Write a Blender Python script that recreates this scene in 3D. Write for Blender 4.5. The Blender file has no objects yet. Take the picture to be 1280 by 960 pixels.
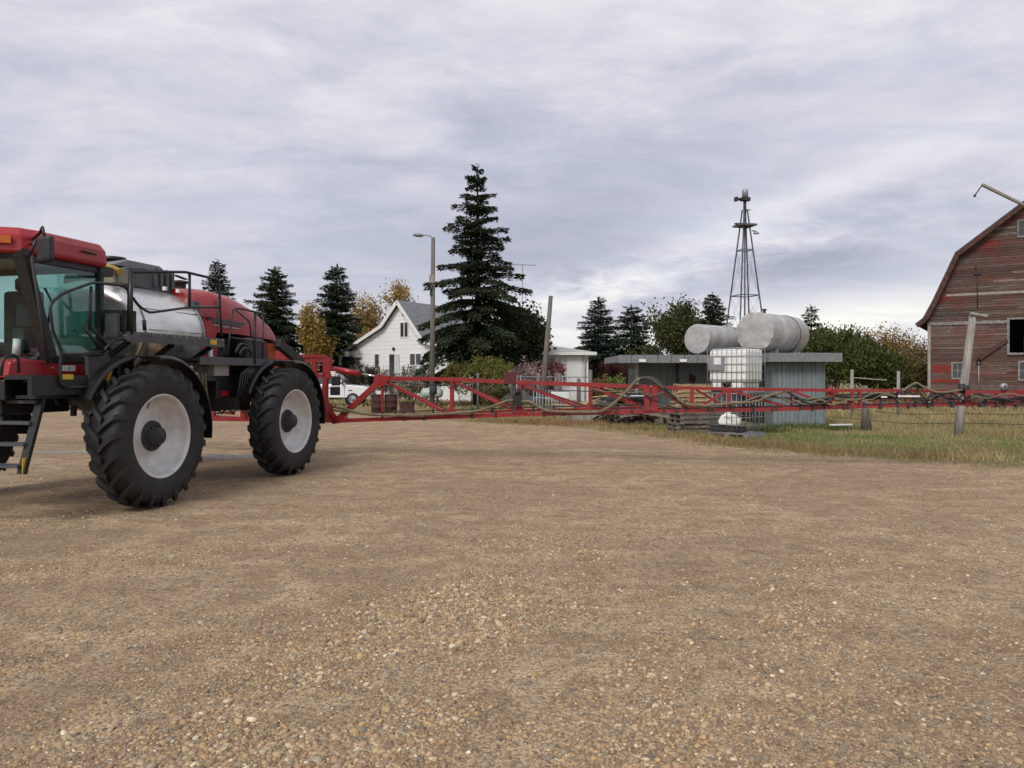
import bpy, math, random
import numpy as np
from math import sin, cos, pi, radians, sqrt, atan2
from mathutils import Vector, Matrix

random.seed(7)
SC = bpy.context.scene
COL = SC.collection
F = 960.0            # focal length in photo pixels (1280 px wide)
EYE = 1.7

# ------------------------------------------------------------------ coordinates
def at(px, py, Y):
    return ((px - 640) / F * Y, Y, EYE - (py - 470) / F * Y)
def gx(px, Y):
    return (px - 640) / F * Y

# ------------------------------------------------------------------ objects
def tag(o, label=None, cat=None, group=None, kind=None):
    if label: o['label'] = label
    if cat: o['category'] = cat
    if group: o['group'] = group
    if kind: o['kind'] = kind
    return o
def empty(name, loc=(0, 0, 0), rz=0.0, label=None, cat=None, group=None):
    o = bpy.data.objects.new(name, None)
    COL.objects.link(o)
    o.location = loc
    o.rotation_euler = (0, 0, rz)
    o.empty_display_size = 0.3
    return tag(o, label, cat, group)
def copy_tree(o, loc=None, rz=None, scale=None, label=None, parent=None):
    c = o.copy(); COL.objects.link(c); c.parent = parent
    for ch in list(o.children):
        copy_tree(ch, parent=c)
    if loc is not None: c.location = loc
    if rz is not None: c.rotation_euler = (0, 0, rz)
    if scale is not None: c.scale = (scale, scale, scale) if isinstance(scale, (int, float)) else scale
    if label: c['label'] = label
    return c

def orth(d):
    d = d.normalized()
    up = Vector((0, 0, 1)) if abs(d.z) < 0.95 else Vector((0, 1, 0))
    s = d.cross(up).normalized()
    return s, s.cross(d).normalized()

class MB:
    def __init__(self):
        self.v = []; self.f = []; self.c = []; self.sm = []
        self.col = (1, 1, 1)
    def add(self, vs, fs, smooth=False):
        b = len(self.v)
        self.v += [tuple(p) for p in vs]
        self.f += [tuple(i + b for i in f) for f in fs]
        self.sm += [smooth] * len(fs)
        self.c += [self.col] * len(vs)
        return self
    def box(self, a, b, rz=0, pivot=None):
        x0, y0, z0 = a; x1, y1, z1 = b
        vs = [(x0, y0, z0), (x1, y0, z0), (x1, y1, z0), (x0, y1, z0), (x0, y0, z1), (x1, y0, z1), (x1, y1, z1), (x0, y1, z1)]
        if rz:
            cx, cy = pivot or ((x0 + x1) / 2, (y0 + y1) / 2)
            vs = [(cx + (x - cx) * cos(rz) - (y - cy) * sin(rz), cy + (x - cx) * sin(rz) + (y - cy) * cos(rz), z) for x, y, z in vs]
        return self.add(vs, [(0, 3, 2, 1), (4, 5, 6, 7), (0, 1, 5, 4), (1, 2, 6, 5), (2, 3, 7, 6), (3, 0, 4, 7)])
    def bar(self, a, b, w, h=None):            # rectangular bar from a to b
        h = h or w
        a = Vector(a); b = Vector(b)
        s, u = orth(b - a)
        s = s * w / 2; u = u * h / 2
        vs = [a - s - u, a + s - u, a + s + u, a - s + u, b - s - u, b + s - u, b + s + u, b - s + u]
        return self.add(vs, [(0, 3, 2, 1), (4, 5, 6, 7), (0, 1, 5, 4), (1, 2, 6, 5), (2, 3, 7, 6), (3, 0, 4, 7)])
    def tube(self, pts, r, n=8, closed=False, caps=True):
        pts = [Vector(p) for p in pts]
        rs = r if isinstance(r, (list, tuple)) else [r] * len(pts)
        m = len(pts); vs = []; fs = []
        ps = None
        for i, p in enumerate(pts):
            if closed: d = pts[(i + 1) % m] - pts[i - 1]
            else: d = pts[min(i + 1, m - 1)] - pts[max(i - 1, 0)]
            d.normalize()
            if ps is None: s, u = orth(d)
            else:
                s = ps - d * ps.dot(d)
                s = s.normalized() if s.length > 1e-5 else orth(d)[0]
                u = s.cross(d).normalized()
            ps = s
            for k in range(n):
                a = 2 * pi * k / n
                vs.append(p + (s * cos(a) + u * sin(a)) * rs[i])
        for i in range(m if closed else m - 1):
            j = (i + 1) % m
            for k in range(n):
                k2 = (k + 1) % n
                fs.append((i * n + k, i * n + k2, j * n + k2, j * n + k))
        self.add(vs, fs, True)
        if caps and not closed:
            b = len(self.v) - len(vs)
            self.f.append(tuple(b + k for k in range(n))[::-1]); self.sm.append(False)
            self.f.append(tuple(b + (m - 1) * n + k for k in range(n))); self.sm.append(False)
        return self
    def lathe(self, prof, origin, axis, n=32, smooth=True, sx=1.0, sz=1.0):   # prof: (dist along axis, radius)
        o = Vector(origin); a = Vector(axis).normalized(); s, u = orth(a)
        vs = []; fs = []
        for (t, r) in prof:
            for k in range(n):
                th = 2 * pi * k / n
                vs.append(o + a * t + s * (cos(th) * r * sx) + u * (sin(th) * r * sz))
        for i in range(len(prof) - 1):
            for k in range(n):
                k2 = (k + 1) % n
                fs.append((i * n + k, i * n + k2, (i + 1) * n + k2, (i + 1) * n + k))
        return self.add(vs, fs, smooth)
    def disc(self, c, axis, r, n=24):
        return self.lathe([(0, r), (0, 0.0005)], c, axis, n, False)
    def prism(self, poly, a, b):               # poly of (u,v) swept: a,b functions mapping (u,v)->3D for both ends
        n = len(poly)
        vs = [a(*p) for p in poly] + [b(*p) for p in poly]
        fs = [tuple(range(n))[::-1], tuple(range(n, 2 * n))] + [(i, (i + 1) % n, n + (i + 1) % n, n + i) for i in range(n)]
        return self.add(vs, fs)
    def quad(self, *p):
        return self.add(p, [tuple(range(len(p)))])
    def build(self, name, m, parent=None, world=False, bevel=0, label=None, colattr=False):
        vs = self.v
        if world and parent is not None:
            r = parent
            while r.parent is not None: r = r.parent
            M = (Matrix.Translation(r.location) @ Matrix.Rotation(r.rotation_euler[2], 4, 'Z')).inverted()
            vs = [tuple(M @ Vector(p)) for p in vs]
        me = bpy.data.meshes.new(name)
        me.from_pydata(vs, [], self.f)
        me.polygons.foreach_set('use_smooth', self.sm)
        if colattr:
            at_ = me.color_attributes.new('Col', 'FLOAT_COLOR', 'POINT')
            arr = np.ones((len(vs), 4), np.float32); arr[:, :3] = np.array(self.c, np.float32)
            at_.data.foreach_set('color', arr.ravel())
        me.materials.append(m)
        me.update()
        o = bpy.data.objects.new(name, me)
        COL.objects.link(o)
        if parent is not None: o.parent = parent
        if bevel:
            b = o.modifiers.new('bevel', 'BEVEL'); b.width = bevel; b.segments = 2; b.limit_method = 'ANGLE'; b.angle_limit = radians(40)
            b.harden_normals = False
        if label: o['label'] = label
        return o

def mesh_np(name, V, Fa, m, parent=None, col=None, smooth=False, world=False):
    V = np.asarray(V, np.float32).copy(); Fa = np.asarray(Fa, np.int32)
    if world and parent is not None:
        V -= np.array(parent.location, np.float32)
    me = bpy.data.meshes.new(name)
    nv, nf, k = len(V), len(Fa), Fa.shape[1]
    me.vertices.add(nv); me.vertices.foreach_set('co', V.ravel())
    me.loops.add(nf * k); me.loops.foreach_set('vertex_index', Fa.ravel())
    me.polygons.add(nf)
    me.polygons.foreach_set('loop_start', np.arange(nf, dtype=np.int32) * k)
    me.polygons.foreach_set('loop_total', np.full(nf, k, np.int32))
    if smooth: me.polygons.foreach_set('use_smooth', np.ones(nf, bool))
    me.update(calc_edges=True)
    if col is not None:
        a = me.color_attributes.new('Col', 'FLOAT_COLOR', 'POINT')
        arr = np.ones((nv, 4), np.float32); arr[:, :3] = col
        a.data.foreach_set('color', arr.ravel())
    me.materials.append(m)
    o = bpy.data.objects.new(name, me); COL.objects.link(o)
    if parent is not None: o.parent = parent
    return o

# ------------------------------------------------------------------ materials
def nodes(name):
    m = bpy.data.materials.new(name); m.use_nodes = True
    nt = m.node_tree; b = nt.nodes['Principled BSDF']
    return m, nt, b
def N(nt, typ, **kw):
    n = nt.nodes.new(typ)
    for k, v in kw.items():
        if hasattr(n, k): setattr(n, k, v)
        else: n.inputs[k].default_value = v
    return n
def mixc(nt, fac, a, b, mode='MIX'):
    n = nt.nodes.new('ShaderNodeMix'); n.data_type = 'RGBA'; n.blend_type = mode
    for sock, val in ((n.inputs[0], fac), (n.inputs[6], a), (n.inputs[7], b)):
        if isinstance(val, bpy.types.NodeSocket): nt.links.new(val, sock)
        elif isinstance(val, (int, float)): sock.default_value = val
        else: sock.default_value = (*val[:3], 1)
    return n.outputs[2]
def math_(nt, op, a, b=0.0, clamp=False):
    n = nt.nodes.new('ShaderNodeMath'); n.operation = op; n.use_clamp = clamp
    for sock, val in ((n.inputs[0], a), (n.inputs[1], b)):
        if isinstance(val, bpy.types.NodeSocket): nt.links.new(val, sock)
        else: sock.default_value = val
    return n.outputs[0]
def ramp(nt, fac, stops, interp='LINEAR'):
    n = nt.nodes.new('ShaderNodeValToRGB'); cr = n.color_ramp; cr.interpolation = interp
    while len(cr.elements) < len(stops): cr.elements.new(0.5)
    for e, (p, c) in zip(cr.elements, stops):
        e.position = p; e.color = (*c, 1) if len(c) == 3 else c
    nt.links.new(fac, n.inputs[0])
    return n.outputs[0]
def noise(nt, vec, scale, detail=4, rough=0.55, dist=0.0):
    n = nt.nodes.new('ShaderNodeTexNoise'); n.inputs['Scale'].default_value = scale
    n.inputs['Detail'].default_value = detail; n.inputs['Roughness'].default_value = rough; n.inputs['Distortion'].default_value = dist
    if vec is not None: nt.links.new(vec, n.inputs['Vector'])
    return n.outputs[0]
def objco(nt, sc=(1, 1, 1)):
    tc = nt.nodes.new('ShaderNodeTexCoord')
    if sc == (1, 1, 1): return tc.outputs['Object']
    mp = nt.nodes.new('ShaderNodeMapping'); mp.inputs['Scale'].default_value = sc
    nt.links.new(tc.outputs['Object'], mp.inputs['Vector'])
    return mp.outputs[0]
def bump(nt, b, h, strength, dist=0.02):
    n = nt.nodes.new('ShaderNodeBump'); n.inputs['Strength'].default_value = strength; n.inputs['Distance'].default_value = dist
    nt.links.new(h, n.inputs['Height']); nt.links.new(n.outputs[0], b.inputs['Normal'])

def mat(name, col, rough=0.6, metal=0.0, var=0.25, scale=4.0, bmp=0.0, bscale=40.0, sc=(1, 1, 1), dust=0.0, dustcol=(0.30, 0.24, 0.17), attr=False, spec=0.5, bdist=0.01):
    m, nt, b = nodes(name)
    v = objco(nt, sc)
    n1 = noise(nt, v, scale, 6, 0.62)
    f = ramp(nt, n1, [(0.3, (0, 0, 0)), (0.7, (1, 1, 1))])
    if attr:
        a = nt.nodes.new('ShaderNodeAttribute'); a.attribute_name = 'Col'
        base = mixc(nt, 1.0, a.outputs['Color'], col, 'MULTIPLY')
        dark = mixc(nt, 1.0, base, (1 - var,) * 3, 'MULTIPLY')
        c = mixc(nt, f, dark, base)
    else:
        c = mixc(nt, f, tuple(x * (1 - var) for x in col), tuple(min(1, x * (1 + var * 0.5)) for x in col))
    if dust:
        n2 = noise(nt, v, scale * 2.7, 8, 0.7)
        df = ramp(nt, n2, [(0.45, (0, 0, 0)), (0.75, (dust, dust, dust))])
        c = mixc(nt, df, c, dustcol)
    nt.links.new(c, b.inputs['Base Color'])
    r = ramp(nt, n1, [(0.3, (min(1, rough + 0.12),) * 3), (0.7, (max(0.02, rough - 0.08),) * 3)])
    nt.links.new(r, b.inputs['Roughness'])
    b.inputs['Metallic'].default_value = metal
    b.inputs['Specular IOR Level'].default_value = spec
    if bmp: bump(nt, b, noise(nt, v, bscale, 5, 0.6), bmp, bdist)
    return m

M = {}
M['red'] = mat('sprayer_red_paint', (0.33, 0.012, 0.018), 0.30, var=0.25, scale=2.5, dust=0.30, dustcol=(0.26, 0.10, 0.08))
M['boomred'] = mat('boom_red_paint', (0.27, 0.014, 0.017), 0.42, var=0.3, scale=3, dust=0.30, dustcol=(0.20, 0.09, 0.07))
M['black'] = mat('black_frame_paint', (0.009, 0.0095, 0.011), 0.42, var=0.3, scale=5, dust=0.25, dustcol=(0.07, 0.058, 0.046))
M['grey'] = mat('grey_plastic', (0.065, 0.068, 0.075), 0.55, dust=0.3, dustcol=(0.16, 0.14, 0.12))
M['darkgrey'] = mat('dark_engine', (0.028, 0.028, 0.030), 0.7, scale=8, dust=0.4, dustcol=(0.09, 0.075, 0.06), bmp=0.4, bscale=25)
M['rubber'] = mat('tyre_rubber', (0.009, 0.0095, 0.011), 0.62, var=0.3, scale=4, dust=0.5, dustcol=(0.038, 0.032, 0.025), bmp=0.3, bscale=60)
M['rim'] = mat('rim_silver_paint', (0.62, 0.62, 0.61), 0.38, metal=0.15, var=0.15, scale=2.5, dust=0.55, dustcol=(0.36, 0.30, 0.23))
M['steel'] = mat('stainless_steel', (0.74, 0.73, 0.71), 0.30, metal=0.85, var=0.10, scale=2.2, bmp=0.10, bscale=1.6, dust=0.3, dustcol=(0.40, 0.36, 0.30), bdist=0.05)
M['chrome'] = mat('chrome_rod', (0.7, 0.7, 0.7), 0.15, metal=1.0, var=0.05)
M['hose'] = mat('tan_dusty_hose', (0.17, 0.14, 0.085), 0.7, var=0.4, scale=7)
M['blackhose'] = mat('black_hose', (0.02, 0.02, 0.022), 0.55, var=0.3)
M['yellow'] = mat('yellow_decal', (0.62, 0.40, 0.02), 0.4)
M['orange'] = mat('amber_lens', (0.45, 0.10, 0.012), 0.2)
M['whitepaint'] = mat('white_car_paint', (0.74, 0.75, 0.77), 0.25, var=0.06, dust=0.15)
M['whiteplastic'] = mat('white_plastic', (0.78, 0.78, 0.74), 0.4, var=0.08, scale=2)
M['galv'] = mat('galvanised_wire', (0.30, 0.31, 0.32), 0.45, metal=0.5)
M['wood_old'] = mat('weathered_wood', (0.33, 0.305, 0.27), 0.85, var=0.45, scale=3, sc=(4, 4, 0.5), bmp=0.5, bscale=14)
M['pole'] = mat('grey_pole_wood', (0.15, 0.135, 0.115), 0.85, var=0.4, scale=3, sc=(5, 5, 0.4), bmp=0.4, bscale=14)
M['wood_new'] = mat('fresh_lumber', (0.50, 0.345, 0.17), 0.75, var=0.3, scale=5, bmp=0.2)
M['wood_grey'] = mat('grey_pallet_wood', (0.20, 0.17, 0.14), 0.85, var=0.4, scale=5, bmp=0.3, attr=True)
M['rust'] = mat('rusty_drum_steel', (0.068, 0.022, 0.017), 0.8, var=0.5, scale=6, bmp=0.3)
M['bark'] = mat('tree_bark', (0.085, 0.068, 0.052), 0.9, var=0.4, scale=6, bmp=0.6, bscale=18)
M['greybark'] = mat('grey_bark', (0.15, 0.135, 0.12), 0.9, var=0.4, scale=6)
M['bluepaint'] = mat('shed_blue_grey_boards', (0.19, 0.225, 0.235), 0.8, var=0.35, scale=2.0, sc=(6, 6, 0.4), bmp=0.3, bscale=12)
M['greenpaint'] = mat('shed_green_grey_boards', (0.17, 0.195, 0.195), 0.8, var=0.25, scale=2.0, sc=(6, 6, 0.4), bmp=0.3, bscale=12)
M['shingle_grey'] = mat('asphalt_felt', (0.20, 0.205, 0.21), 0.85, var=0.3, scale=9, bmp=0.3)
M['tanksilver'] = mat('weathered_silver_tank_paint', (0.50, 0.495, 0.48), 0.48, metal=0.25, var=0.38, scale=1.6, dust=0.35, dustcol=(0.30, 0.26, 0.21), bmp=0.25, bscale=4, bdist=0.04)
M['winddark'] = mat('galvanised_tower_steel', (0.13, 0.135, 0.145), 0.55, metal=0.4, var=0.3)
M['trim'] = mat('white_trim_paint', (0.72, 0.72, 0.71), 0.55, var=0.08)
M['oldtrim'] = mat('worn_white_trim', (0.25, 0.23, 0.21), 0.85, var=0.55, scale=6)
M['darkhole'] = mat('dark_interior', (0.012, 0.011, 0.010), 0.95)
M['hay'] = mat('hay_straw', (0.36, 0.26, 0.13), 0.9, var=0.5, scale=12, bmp=0.8, bscale=30)
M['concrete'] = mat('old_concrete', (0.34, 0.33, 0.31), 0.9, var=0.2, bmp=0.3)
M['seat'] = mat('seat_cloth', (0.05, 0.05, 0.055), 0.85)
M['greentank'] = mat('pale_green_enamel', (0.38, 0.46, 0.42), 0.45, var=0.15)
M['pinkwin'] = mat('curtain_white', (0.55, 0.56, 0.56), 0.7)

def leafmat(name, tint=(1, 1, 1), trans=0.25):
    m, nt, b = nodes(name)
    a = nt.nodes.new('ShaderNodeAttribute'); a.attribute_name = 'Col'
    c = mixc(nt, 1.0, a.outputs['Color'], tint, 'MULTIPLY')
    nt.links.new(c, b.inputs['Base Color']); b.inputs['Roughness'].default_value = 0.75
    b.inputs['Specular IOR Level'].default_value = 0.15
    t = nt.nodes.new('ShaderNodeBsdfTranslucent'); nt.links.new(c, t.inputs[0])
    mx = nt.nodes.new('ShaderNodeMixShader'); mx.inputs[0].default_value = trans
    nt.links.new(b.outputs[0], mx.inputs[1]); nt.links.new(t.outputs[0], mx.inputs[2])
    nt.links.new(mx.outputs[0], nt.nodes['Material Output'].inputs[0])
    return m
M['leaf'] = leafmat('foliage')
M['grass'] = leafmat('grass_blades', trans=0.3)
M['stone'] = mat('pebble_stone', (1, 1, 1), 0.8, var=0.25, scale=60, attr=True, spec=0.3)

def glass(name, tint, gloss=0.10, dens=None):
    m, nt, b = nodes(name)
    nt.nodes.remove(b)
    t = nt.nodes.new('ShaderNodeBsdfTransparent'); t.inputs[0].default_value = (*tint, 1)
    g = nt.nodes.new('ShaderNodeBsdfGlossy'); g.inputs['Roughness'].default_value = 0.03
    fr = nt.nodes.new('ShaderNodeLayerWeight'); fr.inputs[0].default_value = 0.5
    f = math_(nt, 'ADD', math_(nt, 'MULTIPLY', math_(nt, 'POWER', fr.outputs['Facing'], 3.0), 0.5), gloss, True)
    mx = nt.nodes.new('ShaderNodeMixShader'); nt.links.new(f, mx.inputs[0])
    nt.links.new(t.outputs[0], mx.inputs[1]); nt.links.new(g.outputs[0], mx.inputs[2])
    nt.links.new(mx.outputs[0], nt.nodes['Material Output'].inputs[0])
    return m
M['glass'] = glass('tinted_cab_glass', (0.56, 0.75, 0.71), 0.06)
def windowmat(name, col):
    m, nt, b = nodes(name)
    b.inputs['Base Color'].default_value = (*col, 1); b.inputs['Roughness'].default_value = 0.06
    b.inputs['Specular IOR Level'].default_value = 0.8
    return m
M['pane'] = windowmat('window_pane', (0.035, 0.042, 0.05))

# lap siding of the white house: painted boards with dark lap lines, real bump
def siding(name, col, pitch, dirt=0.18, groove=0.6):
    m, nt, b = nodes(name)
    tc = nt.nodes.new('ShaderNodeTexCoord'); sp = nt.nodes.new('ShaderNodeSeparateXYZ')
    nt.links.new(tc.outputs['Object'], sp.inputs[0])
    z = math_(nt, 'DIVIDE', sp.outputs[2], pitch); fr = math_(nt, 'FRACT', z)
    line = ramp(nt, fr, [(0.0, (1, 1, 1)), (0.12, (0, 0, 0))])
    n1 = noise(nt, objco(nt, (0.6, 0.6, 2)), 2.0, 6, 0.6)
    c = mixc(nt, n1, tuple(x * (1 - dirt) for x in col), col)
    lf = math_(nt, 'MULTIPLY', line, groove)
    c = mixc(nt, lf, c, (0.12, 0.12, 0.13))
    nt.links.new(c, b.inputs['Base Color']); b.inputs['Roughness'].default_value = 0.6
    bump(nt, b, fr, 0.6, 0.02)
    return m
M['siding'] = siding('white_lap_siding', (0.86, 0.86, 0.87), 0.30)
M['siding_fine'] = siding('off_white_lap_siding', (0.66, 0.66, 0.65), 0.22)

def shingles(name, c0, c1):
    m, nt, b = nodes(name)
    br = nt.nodes.new('ShaderNodeTexBrick'); nt.links.new(objco(nt), br.inputs['Vector'])
    n1 = noise(nt, objco(nt), 6, 6, 0.6)
    n2 = noise(nt, objco(nt, (0.5, 0.5, 6)), 3, 5, 0.6)
    c = mixc(nt, ramp(nt, n1, [(0.35, (0, 0, 0)), (0.65, (1, 1, 1))]), c0, c1)
    c = mixc(nt, ramp(nt, n2, [(0.45, (0, 0, 0)), (0.6, (0.5, 0.5, 0.5))]), c, tuple(x * 0.7 for x in c0))
    nt.links.new(c, b.inputs['Base Color']); b.inputs['Roughness'].default_value = 0.9
    tc = nt.nodes.new('ShaderNodeTexCoord'); sp = nt.nodes.new('ShaderNodeSeparateXYZ'); nt.links.new(tc.outputs['Object'], sp.inputs[0])
    fr = math_(nt, 'FRACT', math_(nt, 'DIVIDE', sp.outputs[2], 0.16))
    bump(nt, b, fr, 0.5, 0.02)
    return m
M['shingles'] = shingles('grey_shingles', (0.17, 0.175, 0.185), (0.27, 0.275, 0.285))
M['paleshingles'] = shingles('pale_shingles', (0.34, 0.335, 0.32), (0.46, 0.455, 0.44))
M['barnroof'] = shingles('brown_barn_shingles', (0.07, 0.05, 0.045), (0.12, 0.09, 0.08))

# barn boards: weathered grey brown with flaking red paint
def barnboards():
    m, nt, b = nodes('weathered_barn_boards')
    a = nt.nodes.new('ShaderNodeAttribute'); a.attribute_name = 'Col'
    v = objco(nt, (0.7, 0.7, 7))
    grain = noise(nt, v, 5.0, 8, 0.7)
    base = mixc(nt, ramp(nt, grain, [(0.35, (0, 0, 0)), (0.65, (1, 1, 1))]), (0.066, 0.046, 0.039), (0.165, 0.128, 0.110))
    base = mixc(nt, 1.0, base, a.outputs['Color'], 'MULTIPLY')
    patch = noise(nt, objco(nt, (0.55, 0.55, 1.6)), 0.9, 3, 0.5)
    fine = noise(nt, objco(nt, (1.2, 1.2, 9)), 3.5, 8, 0.72)
    sm_ = math_(nt, 'ADD', patch, math_(nt, 'MULTIPLY', math_(nt, 'SUBTRACT', fine, 0.5), 0.9))
    rp = ramp(nt, sm_, [(0.68, (0, 0, 0)), (0.76, (0.6, 0.6, 0.6))])
    faint = ramp(nt, sm_, [(0.40, (0.0, 0.0, 0.0)), (0.60, (0.5, 0.5, 0.5))])
    base = mixc(nt, faint, base, (0.13, 0.032, 0.024))
    base = mixc(nt, rp, base, (0.27, 0.027, 0.016))
    nt.links.new(base, b.inputs['Base Color']); b.inputs['Roughness'].default_value = 0.88
    b.inputs['Specular IOR Level'].default_value = 0.2
    bump(nt, b, grain, 0.5, 0.02)
    return m
M['barn'] = barnboards()
M['barntrim'] = mat('barn_dark_trim', (0.085, 0.035, 0.030), 0.85, var=0.5, scale=5)
M['barnred'] = mat('barn_red_board', (0.20, 0.028, 0.018), 0.8, var=0.35, scale=5, sc=(1, 1, 6))
# ================================================================== GROUND
def ground_mats():
    # gravel yard
    m, nt, b = nodes('gravel_surface')
    v = objco(nt)
    big = noise(nt, v, 0.35, 4, 0.6, 0.6)
    mid = noise(nt, v, 2.2, 6, 0.65)
    streak = noise(nt, objco(nt, (0.6, 0.95, 1)), 0.7, 6, 0.65, 0.8)
    fine = noise(nt, v, 45, 6, 0.75)
    c = mixc(nt, ramp(nt, big, [(0.35, (0, 0, 0)), (0.65, (1, 1, 1))]), (0.465, 0.325, 0.182), (0.605, 0.435, 0.262))
    c = mixc(nt, ramp(nt, streak, [(0.42, (0, 0, 0)), (0.62, (0.75, 0.75, 0.75))]), c, (0.68, 0.49, 0.29))
    trk = noise(nt, objco(nt, (0.32, 0.55, 1)), 0.9, 4, 0.5, 1.2)
    c = mixc(nt, ramp(nt, trk, [(0.44, (0.6, 0.6, 0.6)), (0.50, (0, 0, 0)), (0.56, (0, 0, 0)), (0.60, (0.35, 0.35, 0.35))]), c, (0.345, 0.225, 0.125))
    c = mixc(nt, ramp(nt, mid, [(0.40, (0.85, 0.85, 0.85)), (0.55, (0, 0, 0))]), c, (0.30, 0.20, 0.112))
    spk = noise(nt, objco(nt, (1, 0.35, 1)), 14, 5, 0.8)
    c = mixc(nt, ramp(nt, spk, [(0.34, (0.8, 0.8, 0.8)), (0.5, (0, 0, 0))]), c, (0.15, 0.108, 0.072))
    c = mixc(nt, ramp(nt, spk, [(0.58, (0, 0, 0)), (0.72, (0.8, 0.8, 0.8))]), c, (0.52, 0.42, 0.30))
    c = mixc(nt, ramp(nt, fine, [(0.40, (0.85, 0.85, 0.85)), (0.52, (0, 0, 0))]), c, (0.15, 0.108, 0.07))
    c = mixc(nt, ramp(nt, fine, [(0.54, (0, 0, 0)), (0.66, (0.7, 0.7, 0.7))]), c, (0.60, 0.48, 0.34))
    loose = math_(nt, 'MULTIPLY', ramp(nt, mid, [(0.38, (0.25, 0.25, 0.25)), (0.6, (1, 1, 1))]), 1.0)
    hs = []
    for sc_, amt, thr in ((85, 0.85, 0.35), (42, 0.9, 0.50), (19, 0.8, 0.76)):
        vo = nt.nodes.new('ShaderNodeTexVoronoi'); vo.inputs['Scale'].default_value = sc_; nt.links.new(v, vo.inputs['Vector'])
        sep = nt.nodes.new('ShaderNodeSeparateColor'); nt.links.new(vo.outputs['Color'], sep.inputs[0])
        on = ramp(nt, sep.outputs[0], [(thr, (0, 0, 0)), (thr + 0.03, (1, 1, 1))])
        body = ramp(nt, vo.outputs['Distance'], [(0.34, (1, 1, 1)), (0.44, (0, 0, 0))])
        cell = ramp(nt, sep.outputs[1], [(0.0, (0.13, 0.11, 0.10)), (0.2, (0.27, 0.21, 0.165)), (0.42, (0.40, 0.31, 0.22)), (0.6, (0.33, 0.235, 0.18)), (0.78, (0.50, 0.42, 0.32)), (0.92, (0.24, 0.22, 0.20)), (1.0, (0.62, 0.57, 0.49))])
        f = math_(nt, 'MULTIPLY', math_(nt, 'MULTIPLY', on, body), math_(nt, 'MULTIPLY', loose, amt))
        c = mixc(nt, f, c, cell)
        hs.append(math_(nt, 'MULTIPLY', f, 22.0 / sc_))
    h = math_(nt, 'ADD', math_(nt, 'ADD', hs[0], hs[1]), hs[2])
    h = math_(nt, 'ADD', h, math_(nt, 'MULTIPLY', fine, 0.45))
    h = math_(nt, 'ADD', h, math_(nt, 'MULTIPLY', mid, 1.6))
    nt.links.new(c, b.inputs['Base Color']); b.inputs['Roughness'].default_value = 0.92
    b.inputs['Specular IOR Level'].default_value = 0.15
    h = math_(nt, 'ADD', h, math_(nt, 'MULTIPLY', noise(nt, objco(nt, (0.7, 1.3, 1)), 1.3, 4, 0.6), 6.0))
    bump(nt, b, h, 0.95, 0.024)
    M['gravel'] = m
    # dry field
    m, nt, b = nodes('dry_field')
    v = objco(nt)
    n1 = noise(nt, v, 0.18, 5, 0.6, 0.5); n2 = noise(nt, v, 3, 8, 0.75)
    c = mixc(nt, ramp(nt, n2, [(0.35, (0, 0, 0)), (0.65, (1, 1, 1))]), (0.17, 0.125, 0.065), (0.36, 0.28, 0.155))
    c = mixc(nt, ramp(nt, n1, [(0.46, (0, 0, 0)), (0.62, (0.55, 0.55, 0.55))]), c, (0.12, 0.135, 0.045))
    nt.links.new(c, b.inputs['Base Color']); b.inputs['Roughness'].default_value = 0.95
    b.inputs['Specular IOR Level'].default_value = 0.1
    bump(nt, b, n2, 1.0, 0.08)
    M['field'] = m
ground_mats()
def ground_sheet():
    b = MB(); xs = [-600, -200, -60, -20, 0, 20, 60, 200, 600]; ys = [-60, -20, 0, 20, 40, 80, 160, 400, 1200]
    vs = [(x, y, 0) for y in ys for x in xs]; n = len(xs)
    b.add(vs, [(j * n + i, j * n + i + 1, (j + 1) * n + i + 1, (j + 1) * n + i) for j in range(len(ys) - 1) for i in range(n - 1)])
    tag(b.build('ground', M['field']), kind='structure')
ground_sheet()
# far edge of the gravel yard: (x, Y)
EDGE = [(-60, 52), (-30, 50), (-14, 46), (-9, 38), (-6.5, 33), (-2, 29.5), (1.6, 26.3), (3.2, 23.3), (4.7, 20.6), (5.6, 17.8), (7.2, 15.8), (9.3, 14.4), (13, 13.6), (30, 13), (60, 12)]
def edge_y(x):
    x = np.asarray(x, float)
    return np.interp(x, [e[0] for e in EDGE], [e[1] for e in EDGE]) + 0.30 * np.sin(x * 1.7) * np.sin(x * 0.63 + 1) + 0.22 * np.sin(x * 5.1 + 2) + 0.12 * np.sin(x * 13.7)
def yard():
    xs = list(np.arange(-60, -12, 2.0)) + list(np.arange(-12, 16, 0.12)) + list(np.arange(16, 61, 2.0))
    vs = []; fs = []
    for x in xs:
        vs += [(x, -30, 0.004), (x, 2, 0.004), (x, 10, 0.004), (x, float(edge_y(x)), 0.004)]
    for i in range(len(xs) - 1):
        for k in range(3):
            fs.append((i * 4 + k, i * 4 + 4 + k, i * 4 + 5 + k, i * 4 + 1 + k))
    tag(MB().add(vs, fs).build('gravel_yard', M['gravel']), kind='structure')
yard()

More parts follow.
